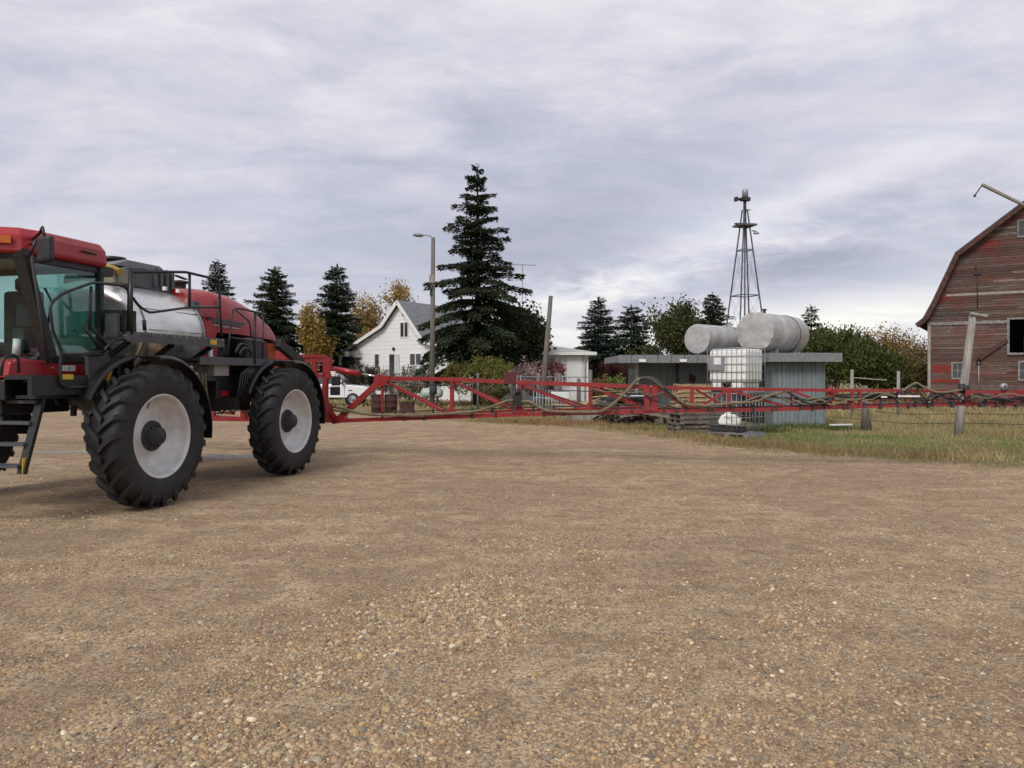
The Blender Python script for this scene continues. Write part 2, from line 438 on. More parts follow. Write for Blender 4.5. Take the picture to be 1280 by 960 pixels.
def fbm(x, y, seed, f0=0.5, octv=4):
    r = np.random.default_rng(seed); s = np.zeros_like(x)
    a = 1.0
    for o in range(octv):
        for k in range(3):
            th = r.uniform(0, 2 * pi); ph = r.uniform(0, 2 * pi)
            s += a * np.sin((x * cos(th) + y * sin(th)) * f0 * 2 * pi * r.uniform(0.7, 1.3) + ph) / 3
        f0 *= 2.1; a *= 0.6
    return s
def pebbles():
    r = np.random.default_rng(3)
    n = 620000
    Y = 2.2 + 15 * r.random(n) ** 1.7
    x = (r.random(n) * 2 - 1) * (Y * 0.72 + 0.4)
    x += 0.0
    # concentration along a diagonal windrow and in patches
    def seg(ax, ay, bx, by, w):
        dx, dy = bx - ax, by - ay; t = np.clip(((x - ax) * dx + (Y - ay) * dy) / (dx * dx + dy * dy), 0, 1)
        return np.exp(-((x - ax - t * dx) ** 2 + (Y - ay - t * dy) ** 2) / w ** 2)
    d = 0.10 + 0.80 * seg(-1.25, 3.1, -0.35, 5.2, 0.62) + 0.40 * seg(-0.35, 5.2, 0.35, 7.6, 0.6) + 0.30 * seg(0.5, 3.6, 1.6, 5.2, 0.5) + 0.2 * seg(1.6, 5, 3, 7.5, 0.5)
    d *= np.clip(0.75 + 0.95 * fbm(x, Y, 5, 0.45), 0.05, 1.9)
    keep = r.random(n) < d
    x = x[keep]; Y = Y[keep]; d = d[keep]; n = len(x)
    if n > 120000: x = x[:120000]; Y = Y[:120000]; d = d[:120000]; n = 120000
    size = 0.0045 + 0.0065 * r.random(n) ** 1.3 + 0.014 * (r.random(n) ** 9)
    size *= np.clip(0.8 + 0.5 * d, 0.8, 1.25)
    # unit low sphere
    ring = 7; U = [(0, 0, 1.0)]
    for zz in (0.45, -0.45):
        rr = sqrt(1 - zz * zz)
        U += [(rr * cos(2 * pi * (k + (0.5 if zz < 0 else 0)) / ring), rr * sin(2 * pi * (k + (0.5 if zz < 0 else 0)) / ring), zz) for k in range(ring)]
    U = np.array(U); m = len(U)
    Fq = [(0, 1 + k, 1 + (k + 1) % ring) for k in range(ring)]
    for q in range(1):
        o0 = 1 + q * ring; o1 = o0 + ring
        for k in range(ring):
            k2 = (k + 1) % ring
            Fq += [(o0 + k, o1 + k, o0 + k2), (o0 + k2, o1 + k, o1 + k2)]
    Fq = np.array(Fq)
    ax = size * (0.85 + 0.55 * r.random(n)); ay = size * (0.7 + 0.4 * r.random(n)); az = size * (0.40 + 0.35 * r.random(n))
    P = U[None] * np.stack([ax, ay, az], 1)[:, None, :]
    P *= (0.86 + 0.28 * r.random((n, m)))[:, :, None]
    th = r.random(n) * 2 * pi; c, s = np.cos(th)[:, None], np.sin(th)[:, None]
    tl = r.normal(0, 0.25, n)[:, None]
    X = P[:, :, 0] * c - P[:, :, 1] * s; Yv = P[:, :, 0] * s + P[:, :, 1] * c; Z = P[:, :, 2] + X * tl
    V = np.stack([X + x[:, None], Yv + Y[:, None], Z + (az * 0.25)[:, None] + 0.004], 2).reshape(-1, 3)
    Fa = (Fq[None] + (np.arange(n) * m)[:, None, None]).reshape(-1, 3)
    pal = np.array([(0.30, 0.225, 0.16), (0.38, 0.295, 0.205), (0.24, 0.175, 0.135), (0.27, 0.245, 0.215), (0.46, 0.39, 0.30), (0.33, 0.235, 0.175), (0.18, 0.15, 0.13), (0.58, 0.53, 0.45), (0.42, 0.29, 0.17)])
    w = np.array([.22, .2, .15, .09, .1, .1, .06, .03, .05]); w /= w.sum()
    col = pal[r.choice(len(pal), n, p=w)] * (0.85 + 0.45 * r.random(n))[:, None]
    col = np.repeat(col, m, 0)
    o = mesh_np('gravel_stones', V, Fa, M['stone'], col=np.minimum(1, col * [1.14, 1.06, .88]), smooth=True)
    tag(o, 'loose rounded pebbles lying over the tan gravel yard', 'gravel', kind='stuff')
pebbles()

# ------------------------------------------------------------------ grass
def blades(x, y, h, w, col, r, lean=0.35):
    n = len(x)
    th = r.random(n) * 2 * pi; lx = r.normal(0, lean, n) * h; ly = r.normal(0, lean, n) * h
    wx = np.cos(th) * w / 2; wy = np.sin(th) * w / 2; z0 = np.zeros(n)
    a = np.stack([x - wx, y - wy, z0], 1); b = np.stack([x + wx, y + wy, z0], 1)
    m1 = np.stack([x + lx * .35 + wx * .7, y + ly * .35 + wy * .7, h * .6], 1)
    m0 = np.stack([x + lx * .35 - wx * .7, y + ly * .35 - wy * .7, h * .6], 1)
    t = np.stack([x + lx, y + ly, h], 1)
    V = np.stack([a, b, m1, m0, t], 1).reshape(-1, 3)
    base = np.arange(n)[:, None] * 5
    Fa = np.concatenate([base + [0, 1, 2], base + [0, 2, 3], base + [3, 2, 4]], 0)
    return V, Fa, np.repeat(col, 5, 0)
def grass():
    r = np.random.default_rng(11)
    straw = np.array((0.46, 0.36, 0.20)); brown = np.array((0.26, 0.175, 0.10)); green = np.array((0.13, 0.19, 0.045)); pale = np.array((0.50, 0.43, 0.27))
    def scatter(n, x0, x1, y0, y1, power, hs, ws, edgefade, name, label, greenness):
        y = y0 + (y1 - y0) * r.random(n) ** power
        x = r.uniform(-1, 1, n); x = np.where(True, (x0 + (x1 - x0) * r.random(n)), x)
        vis = (x / y < 0.74) & (x / y > -0.74)
        e = edge_y(x); dist = y - e
        p = np.clip((dist + 0.35) / edgefade, 0, 1) * np.clip(0.55 + 0.6 * fbm(x, y, 21, 0.3), 0.06, 1)
        k = vis & (dist > -0.5) & (r.random(n) < p)
        x, y, dist = x[k], y[k], dist[k]; n = len(x)
        g = greenness(x, y, dist)
        q = r.random(n); kind = fbm(x, y, 8, 0.22)
        col = np.where((q < g)[:, None], green[None] * (0.7 + 0.9 * r.random(n))[:, None] + straw[None] * (0.10 * r.random(n))[:, None],
              np.where(((r.random(n) + 0.35 * kind) > 0.80)[:, None], brown[None] * (0.8 + 0.8 * r.random(n))[:, None], straw[None] * (0.65 + 0.55 * r.random(n))[:, None]))
        h = hs[0] + (hs[1] - hs[0]) * r.random(n) ** 2 * np.clip(0.7 + 0.5 * fbm(x, y, 31, 0.4), 0.3, 1.4)
        h *= np.clip(0.35 + dist / 1.5, 0.35, 1)
        w = ws * (0.6 + 0.8 * r.random(n)) * np.clip(y / 22, 0.7, 3)
        V, Fa, c = blades(x, y, h, w, col, r)
        o = mesh_np(name, V, Fa, M['grass'], col=c)
        tag(o, label, 'grass', kind='stuff')
    def gr_near(x, y, d):
        # green band a metre or two in from the edge on the right of the shed
        g = np.exp(-((d - 4.2) / 3.6) ** 2) * np.clip((x - 4.0) / 2, 0, 1) * 1.6
        g *= np.where(x > 11, 0.55, 1)
        return np.clip(g * 0.95 + 0.16 + 0.10 * fbm(x, y, 41, 0.5), 0, 0.95)
    scatter(330000, -9, 22, 13, 36, 1.25, (0.035, 0.16), 0.013, 2.4, 'dry_grass', 'dry straw and green grass fringing the gravel yard', gr_near)
    # sparse tufts straying onto the gravel
    n = 9000; x = r.uniform(-8, 16, n); y = edge_y(x) - np.abs(r.normal(0, 0.55, n)); cl = fbm(x, y, 77, 0.8) > 0.35; x, y = x[cl], y[cl]; n = len(x)
    V, Fa, c = blades(x, y, 0.03 + 0.07 * r.random(n), np.full(n, 0.014), straw[None] * (0.5 + 0.6 * r.random(n))[:, None], r, 0.5)
    tag(mesh_np('grass_tufts', V, Fa, M['grass'], col=c), 'sparse dry tufts straying onto the gravel edge', 'grass', kind='stuff')
    scatter(150000, -45, 70, 30, 95, 1.1, (0.08, 0.32), 0.03, 3, 'field_grass', 'straw coloured field grass around the farm buildings', lambda x, y, d: np.clip(0.22 + 0.25 * fbm(x, y, 43, 0.12), 0, 0.8))
grass()

# taller weeds near shed and posts: part of the same uncountable ground cover
def weeds():
    r = np.random.default_rng(17)
    V = []; Fs = []; C = []; nb = 0
    spots = [(gx(700, 26.8), 26.8, 1.3, (0.34, 0.21, 0.11)), (gx(740, 26.5), 26.5, 1.0, (0.36, 0.25, 0.13)), (gx(660, 27.6), 27.6, 1.2, (0.25, 0.18, 0.08)), (gx(850, 21.5), 21.5, 0.9, (0.33, 0.23, 0.12)), (gx(930, 19), 19, 1.2, (0.28, 0.20, 0.10)),
             (gx(985, 18.2), 18.2, 0.9, (0.30, 0.20, 0.11)), (gx(1040, 17), 17, 1.2, (0.30, 0.22, 0.11)), (gx(1130, 16.3), 16.3, 1.2, (0.30, 0.21, 0.12)), (gx(1215, 15.6), 15.6, 0.8, (0.48, 0.38, 0.21)), (gx(1180, 16), 16, 1.0, (0.28, 0.20, 0.10)),
             (gx(990, 25), 25, 1.3, (0.08, 0.12, 0.04)), (gx(1030, 24.5), 24.5, 1.2, (0.08, 0.13, 0.04)), (gx(950, 23.5), 23.5, 0.9, (0.10, 0.12, 0.05)), (gx(1252, 17), 17, 1.0, (0.33, 0.25, 0.14)), (gx(800, 24.5), 24.5, 1.1, (0.30, 0.22, 0.11)), (gx(890, 20.2), 20.2, 0.8, (0.36, 0.27, 0.14)),
             (gx(620, 28.6), 28.6, 1.1, (0.30, 0.24, 0.12)), (gx(1270, 22), 22, 2.2, (0.34, 0.27, 0.13)), (gx(1230, 26), 26, 2.0, (0.30, 0.25, 0.12))]
    for (cx, cy, sp, c) in spots:
        n = int(650 * sp)
        x = cx + r.normal(0, sp * 0.5, n); y = cy + r.normal(0, sp * 0.35, n)
        h = 0.05 + 0.20 * r.random(n) ** 1.6; w = np.full(n, 0.012) * (y / 18)
        col = np.array(c)[None] * (0.55 + 0.9 * r.random(n))[:, None]
        v, f, cc = blades(x, y, h, w, col, r, 0.45)
        V.append(v); Fs.append(f + nb); C.append(cc); nb += len(v)
    o = mesh_np('weeds', np.concatenate(V), np.concatenate(Fs), M['grass'], col=np.concatenate(C))
    tag(o, 'reddish brown and green weed tufts along the edge of the yard', 'weeds', kind='stuff')
weeds()

# ================================================================== TREES
def cards_mesh(name, P, D, W, L, col, m, parent):
    # diamond cards: P base point, D unit direction, W half width vector, L length
    a = P; b = P + D * (L * 0.45)[:, None] + W; t = P + D * L[:, None]; c = P + D * (L * 0.45)[:, None] - W
    n = len(P)
    V = np.stack([a, b, t, c], 1).reshape(-1, 3)
    Fa = (np.array([[0, 1, 2, 3]]) + np.arange(n)[:, None] * 4)
    return mesh_np(name, V, Fa, m, parent, col=np.repeat(col, 4, 0))
def unit(a):
    return a / np.maximum(np.linalg.norm(a, axis=1, keepdims=True), 1e-6)

def conifer(base, h, rad, seed, label, name='spruce_tree', group=None, whorls=40, dens=85, droop=0.35, lift=0.25, irr=0.22, col=(0.044, 0.068, 0.034), card=0.28, z0=0.06, profile=0.66, lim=0.19, cap=1.0, tip=1.0):
    r = np.random.default_rng(seed)
    root = empty(name, base, 0, label, 'tree', group)
    tb = MB()
    tb.tube([(0, 0, 0), (0.02 * h / 10, 0, h * 0.3), (-0.01, 0.02, h * 0.7), (0, 0, h * 0.99)], [0.021 * h, 0.016 * h, 0.008 * h, 0.015], 8)
    P = []; D = []; S = []
    az0 = 0
    for i in range(whorls):
        t = z0 + (0.985 - z0) * (i + r.uniform(-0.35, 0.35)) / whorls
        t = min(max(t, z0), 0.985)
        nb = int(r.integers(5, 9))
        az0 += 0.8
        for k in range(nb):
            az = az0 + 2 * pi * k / nb + r.normal(0, 0.25)
            env = min(cap, (1 - t) ** profile)
            if t < 0.18: env *= 0.75 + 0.25 * (t / 0.18)
            Lb = rad * env * max(0.35, r.normal(1.0, irr)) + 0.10
            lf = lift * (0.3 + 1.2 * t) + r.normal(0, 0.06); dr = droop * (1.25 - t)
            zz = (t + r.uniform(-0.55, 0.55) / whorls) * h
            dirh = np.array([cos(az), sin(az), 0]); lat = np.array([-sin(az), cos(az), 0])
            def pt(u): return dirh * (Lb * u) + np.array([0, 0, zz + Lb * (lf * u - dr * u * u + 0.18 * dr * u ** 4)])
            tb.tube([tuple(pt(0)), tuple(pt(0.5)), tuple(pt(0.95))], [max(0.008, Lb * 0.013 + 0.004), Lb * 0.008 + 0.003, 0.003], 4, caps=False)
            n = max(10, int(Lb * dens * (0.8 + 0.5 * (Lb / rad))))
            u = (r.random(n) ** 0.7)
            wid = lim * Lb * (1 - u) ** 0.6 * (0.35 + u) * 1.7 + 0.05
            sgn = r.choice([-1, 1], n)
            off = r.random(n) * wid
            base_p = dirh[None] * (Lb * u)[:, None]
            base_p[:, 2] += zz + Lb * (lf * u - dr * u * u + 0.18 * dr * u ** 4)
            base_p += lat[None] * (sgn * off)[:, None]
            base_p[:, 2] -= off * 0.25 + r.random(n) ** 2 * 0.16 * Lb ** 0.5
            d = dirh[None] * (0.55 + 0.5 * r.random(n))[:, None] + lat[None] * (sgn * (0.25 + 0.8 * r.random(n)))[:, None]
            d[:, 2] += -0.15 + lf - 2 * dr * u * 0.6 + r.normal(0, 0.28, n)
            P.append(base_p); D.append(d); S.append(np.stack([u, np.full(n, t)], 1))
    # leader
    n = 40
    P.append(np.stack([r.normal(0, 0.03, n), r.normal(0, 0.03, n), h * (0.93 + 0.07 * r.random(n))], 1))
    th = r.random(n) * 2 * pi
    D.append(np.stack([np.cos(th) * 0.6, np.sin(th) * 0.6, 0.8 * r.random(n) + 0.3], 1)); S.append(np.ones((n, 2)))
    P = np.concatenate(P); D = unit(np.concatenate(D)); S = np.concatenate(S)
    P[:, 2] = np.maximum(P[:, 2], 0.05)
    n = len(P)
    L = card * (0.55 + 0.8 * r.random(n)) * (1 - 0.35 * S[:, 1])
    up = np.stack([r.normal(0, 0.5, n), r.normal(0, 0.5, n), np.ones(n)], 1)
    W = unit(np.cross(D, up)) * (L * 0.20)[:, None]
    c = np.array(col)[None] * (0.65 + 0.7 * r.random(n))[:, None]
    tipf = np.clip((S[:, 0] - 0.6) / 0.4, 0, 1) * r.random(n) * 0.45 * tip
    c = c * (1 - tipf[:, None]) + np.array((0.075, 0.098, 0.045))[None] * tipf[:, None]
    tb.build('trunk', M['bark'], root)
    cards_mesh('crown', P, D, W, L, c, M['leaf'], root)
    return root

def broadleaf(base, h, rad, seed, label, name='autumn_tree', group=None, cols=((0.30, 0.19, 0.05),), leaves=9000, size=0.16, trunk=0.018, clear=0.25, spread=0.55, depth=5, bark='greybark', shape=1.0, clump=0.5, kids=(2, 4), minz=0.05, cat='tree', part=('trunk', 'crown')):
    r = np.random.default_rng(seed); rr = random.Random(seed)
    root = empty(name, base, 0, label, cat, group)
    tb = MB(); tips = []
    def grow(p, d, L, w, lev):
        pts = [p]; q = p.copy(); dd = d.copy()
        for s in range(3):
            dd = (dd + Vector((rr.gauss(0, .13), rr.gauss(0, .13), rr.gauss(0.03, .08)))).normalized()
            q = q + dd * L / 3; pts.append(q.copy())
            if lev >= 2: tips.append((q.copy(), lev))
        tb.tube(pts, [w, w * .85, w * .7, w * .55], 6 if lev < 2 else 4, caps=False)
        if lev >= depth: return
        n = rr.randint(*kids)
        for k in range(n):
            a = rr.uniform(0, 2 * pi); s, u = orth(dd); k2 = spread * rr.uniform(.6, 1.35)
            nd = (dd + (s * cos(a) + u * sin(a)) * k2); nd.z *= shape; nd = nd.normalized()
            st = pts[rr.choice([2, 3, 3])]
            grow(st, nd, L * rr.uniform(.62, .85), w * .55, lev + 1)
    if clear < 0.12:
        for k in range(rr.randint(5, 8)):
            a = rr.uniform(0, 2 * pi); grow(Vector((rr.gauss(0, .15), rr.gauss(0, .15), 0)), Vector((cos(a) * spread, sin(a) * spread, 1)).normalized(), h * .34, h * trunk * .5, 1)
    else:
        grow(Vector((0, 0, 0)), Vector((0, 0, 1)), h * clear * 1.3, h * trunk, 0)
    # rescale skeleton to the wanted height and width
    A = np.array(tb.v); T = np.array([list(t[0]) for t in tips])
    sz = (h * 0.95) / max(A[:, 2].max(), 0.01); rx = np.percentile(np.hypot(T[:, 0], T[:, 1]), 95); sx = rad / max(rx, 0.01)
    A *= [sx, sx, sz]; T = T * [sx, sx, sz]; hr = np.hypot(T[:, 0], T[:, 1]); kk = np.minimum(1, rad * 1.12 / np.maximum(hr, .01)); T[:, :2] *= kk[:, None]; top_ok = T[:, 2] < h * .93; tb.v = [tuple(p) for p in A]
    tb.build(part[0], M[bark], root)
    if leaves:
        idx = r.integers(0, len(T), leaves)
        # leaf clumps: few favourite tips get more
        wgt = r.random(len(T)) ** 1.3 * np.where(top_ok, 1, .35); wgt /= wgt.sum(); idx = r.choice(len(T), leaves, p=wgt)
        P = T[idx] + r.normal(0, clump * rad * 0.16, (leaves, 3)); low = P[:, 2] < minz; P[low, 2] = minz + np.abs(r.normal(0, .8, low.sum()))
        D = unit(r.normal(0, 1, (leaves, 3)) + np.array([0, 0, 1.3 if name == 'willow_bush' else 0])); L = size * (1.5 if name == 'willow_bush' else 1) * (0.6 + 0.8 * r.random(leaves))
        W = unit(np.cross(D, r.normal(0, 1, (leaves, 3)))) * (L * (0.16 if name == 'willow_bush' else 0.38))[:, None]
        cols = np.array(cols); tone = 0.8 + 0.4 * r.random(len(T))
        ci = (r.random(len(T)) * len(cols)).astype(int)
        ch = np.where(r.random(leaves) < 0.6, ci[idx], r.integers(0, len(cols), leaves))
        C = cols[ch] * (tone[idx] * (0.7 + 0.6 * r.random(leaves)))[:, None]
        cards_mesh(part[1], P, D, W, L, C, M['leaf'], root)
    return root

def base(px, Y): return (gx(px, Y), Y, 0)
def hgt(py, Y): return EYE + (470 - py) / F * Y
GS = 'spruces behind the farmyard'
conifer(base(272, 62), hgt(325, 62), 2.6, 1, 'dark spruce behind the red engine hood, leftmost of the trees', group=GS, whorls=44)
conifer(base(343, 56), hgt(334, 56), 2.9, 2, 'full dark spruce between the red hood and the yellow tree', group=GS, whorls=48, dens=95)
conifer(base(421, 58), hgt(331, 58), 2.65, 3, 'full dark spruce just left of the white house, behind the yellow tree', group=GS, whorls=48, dens=95)
conifer(base(597, 45), hgt(205, 45), 3.1, 4, 'very tall ragged spruce in front of the white house', whorls=36, dens=170, droop=0.55, lift=0.30, irr=0.40, card=0.27, z0=0.17, profile=0.85, cap=0.74, lim=0.19, col=(0.045, 0.063, 0.033))
conifer(base(748, 60), hgt(372, 60), 2.5, 5, 'blue green spruce behind the low white building', group=GS, whorls=40, col=(0.042, 0.068, 0.044))
conifer(base(789, 62), hgt(382, 62), 2.6, 6, 'stocky spruce behind the left end of the shed roof', group=GS, whorls=36, profile=0.6, col=(0.045, 0.070, 0.042))
conifer(base(891, 60), hgt(366, 60), 2.2, 8, 'spruce top showing behind the smaller silver tank', group=GS, whorls=38, col=(0.05, 0.07, 0.032))
conifer(base(1014, 66), hgt(382, 66), 1.7, 9, 'thin spruce right of the larger silver tank', group=GS, whorls=30, irr=0.4, dens=60)
# dark juniper beside the tall spruce
YG = ((0.40, 0.26, 0.06), (0.28, 0.22, 0.06), (0.17, 0.17, 0.05))
broadleaf(base(643, 50), hgt(378, 50), 2.0, 31, 'rounded dark evergreen tree against the right side of the tall spruce', name='evergreen_tree', cols=((0.032, 0.050, 0.023), (0.045, 0.064, 0.028)), leaves=26000, size=0.22, clear=0.1, spread=0.5, bark='bark', clump=1.1, minz=2.5)
broadleaf(base(388, 53), hgt(372, 53), 1.55, 32, 'yellow autumn tree in front of a dark spruce left of the house', cols=((0.36, 0.22, 0.05), (0.30, 0.20, 0.06), (0.20, 0.17, 0.05)), leaves=6500, size=0.17, clear=0.10, spread=0.42, clump=0.6)
broadleaf(base(498, 76), hgt(350, 76), 4.4, 33, 'golden leaved tree rising behind the white house roof', cols=((0.46, 0.29, 0.10), (0.36, 0.25, 0.10), (0.24, 0.20, 0.08)), leaves=13000, size=0.19, clear=0.2, spread=0.7, clump=0.55, kids=(2, 3))
broadleaf(base(850, 64), hgt(372, 64), 2.9, 34, 'green broadleaf tree behind the smaller silver tank', name='broadleaf_tree', cols=((0.075, 0.085, 0.032), (0.11, 0.105, 0.04), (0.05, 0.065, 0.026)), leaves=16000, size=0.20, clear=0.05, spread=0.42, clump=0.8)
broadleaf(base(812, 60), hgt(425, 60), 1.9, 44, 'low green tree rising above the middle of the shed roof', name='broadleaf_tree', cols=((0.06, 0.075, 0.03), (0.09, 0.09, 0.035)), leaves=9000, size=0.19, clear=0.05, spread=0.5)
broadleaf(base(945, 58), hgt(368, 58), 2.0, 35, 'bare leafless tree behind the windmill tower legs', name='bare_tree', leaves=0, clear=0.2, spread=0.4, depth=5, trunk=0.012)
for i, (px, Y, py, rad, lb) in enumerate([(1042, 52, 408, 2.1, 'green willow bush right of the shed, first of the green clump'), (1078, 50, 420, 1.9, 'green willow bush in the middle of the green clump, behind a fence post'), (1100, 54, 440, 1.5, 'low green willow bush at the right end of the green clump')]):
    broadleaf(base(px, Y), hgt(py, Y), rad, 50 + i, lb, name='willow_bush', group='green willow bushes', cols=((0.07, 0.09, 0.024), (0.12, 0.135, 0.035), (0.04, 0.055, 0.018)), leaves=20000, size=0.17, clear=0.05, spread=0.5, clump=0.9)
AUT = ((0.27, 0.16, 0.07), (0.20, 0.125, 0.065), (0.16, 0.13, 0.06))
for i, (px, Y, py, rad, lb, cc, nl) in enumerate([
    (1035, 64, 402, 2.2, 'rusty topped tree rising behind the green willow clump', ((0.20, 0.15, 0.06), (0.11, 0.11, 0.045)), 4500),
    (1108, 60, 400, 2.2, 'thinning golden tree right of the green willow clump', ((0.30, 0.18, 0.06), (0.22, 0.15, 0.06)), 3200),
    (1132, 62, 408, 2.0, 'nearly bare greyish brown tree, second left from the barn', AUT, 1600),
    (1155, 64, 415, 2.0, 'reddish brown thin tree touching the left edge of the barn', AUT, 2300),
    (1142, 55, 446, 1.7, 'low brown and green scrubby tree near the barn corner', ((0.16, 0.13, 0.05), (0.10, 0.11, 0.04), (0.2, 0.12, 0.06)), 5000),
    (1118, 54, 452, 1.6, 'low olive thicket tree behind the right fence post', ((0.15, 0.12, 0.05), (0.09, 0.09, 0.035)), 4500)]):
    broadleaf(base(px, Y), hgt(py, Y), rad, 60 + i, lb, group='thin autumn trees by the barn', cols=cc, leaves=nl, size=0.15, clear=0.1, spread=0.45, depth=5, trunk=0.011)
# distant wooded skyline pieces
def far_tree(px, Y, py, rad, seed, lb): broadleaf(base(px, Y), hgt(py, Y), rad, seed, lb, name='distant_tree', group='low trees far behind the yard', cols=((0.05, 0.062, 0.03), (0.08, 0.08, 0.04)), leaves=5000, size=0.3, clear=0.1, spread=0.5)
far_tree(300, 90, 452, 4, 81, 'low far tree left of the yellow tree, behind the engine hood')
far_tree(455, 70, 440, 2.5, 82, 'dark low tree showing under the porch beam of the white house')
far_tree(770, 66, 430, 3.0, 83, 'dark low tree right behind the low white building')
# shrubs in front of the houses
def shrub(px, Y, py, rad, seed, lb, cols, leaves, size=0.09, spread=0.5, bark='greybark'):
    broadleaf(base(px, Y), hgt(py, Y), rad, seed, lb, name='shrub', group='garden shrubs before the houses', cols=cols, leaves=leaves, size=size, clear=0.05, spread=spread, depth=4, trunk=0.012, bark=bark, cat='shrub', part=('stem', 'foliage'))
shrub(612, 42, 438, 1.35, 101, 'yellow green bush below the tall spruce, behind the boom', ((0.20, 0.19, 0.045), (0.15, 0.15, 0.05)), 9000)
shrub(577, 43, 447, 1.0, 102, 'small yellowing bush just right of the lamp pole', ((0.17, 0.17, 0.05), (0.22, 0.16, 0.06), (0.10, 0.12, 0.04)), 5000)
shrub(657, 43, 440, 1.25, 103, 'pinkish grey twiggy bush left of the leaning pole', ((0.40, 0.27, 0.25), (0.22, 0.07, 0.06), (0.42, 0.34, 0.32)), 1500, 0.08)
shrub(688, 46, 445, 0.9, 113, 'red leaved bush behind the leaning pole, against the low white building', ((0.18, 0.03, 0.035), (0.26, 0.12, 0.11)), 3000, 0.09)
shrub(459, 48, 452, 1.1, 104, 'dark purplish bush beside the porch of the white house', ((0.07, 0.05, 0.04), (0.10, 0.04, 0.05), (0.05, 0.06, 0.03)), 5000)
shrub(489, 47, 458, 0.9, 105, 'pale green bush below the double window of the white house', ((0.12, 0.13, 0.07), (0.30, 0.30, 0.25)), 3500)
shrub(508, 47, 450, 0.8, 106, 'white flowered bush below the wide window of the white house', ((0.12, 0.13, 0.06), (0.60, 0.60, 0.58)), 2600)
shrub(532, 46, 460, 0.9, 107, 'sparse reddish shrub left of the lamp pole base', ((0.22, 0.12, 0.07), (0.15, 0.14, 0.06)), 2600)
shrub(765, 52, 447, 1.3, 108, 'dark red bush right of the low white building', ((0.055, 0.022, 0.022), (0.09, 0.03, 0.03)), 7000)
shrub(772, 40, 463, 0.5, 109, 'bright green sapling left of the shed', ((0.14, 0.20, 0.05),), 1500)
shrub(752, 42, 466, 0.7, 110, 'rusty brown shrub in front of the dark red bush', ((0.22, 0.13, 0.07), (0.15, 0.12, 0.05)), 2500)
shrub(625, 36, 476, 0.8, 111, 'low tangled green brush under the yellow green bush', ((0.10, 0.11, 0.04), (0.16, 0.13, 0.06)), 4000)
shrub(520, 44, 474, 1.1, 112, 'low brown flower bed shrub behind the boom, before the white house', ((0.16, 0.13, 0.06), (0.10, 0.11, 0.05), (0.45, 0.35, 0.30)), 3500)
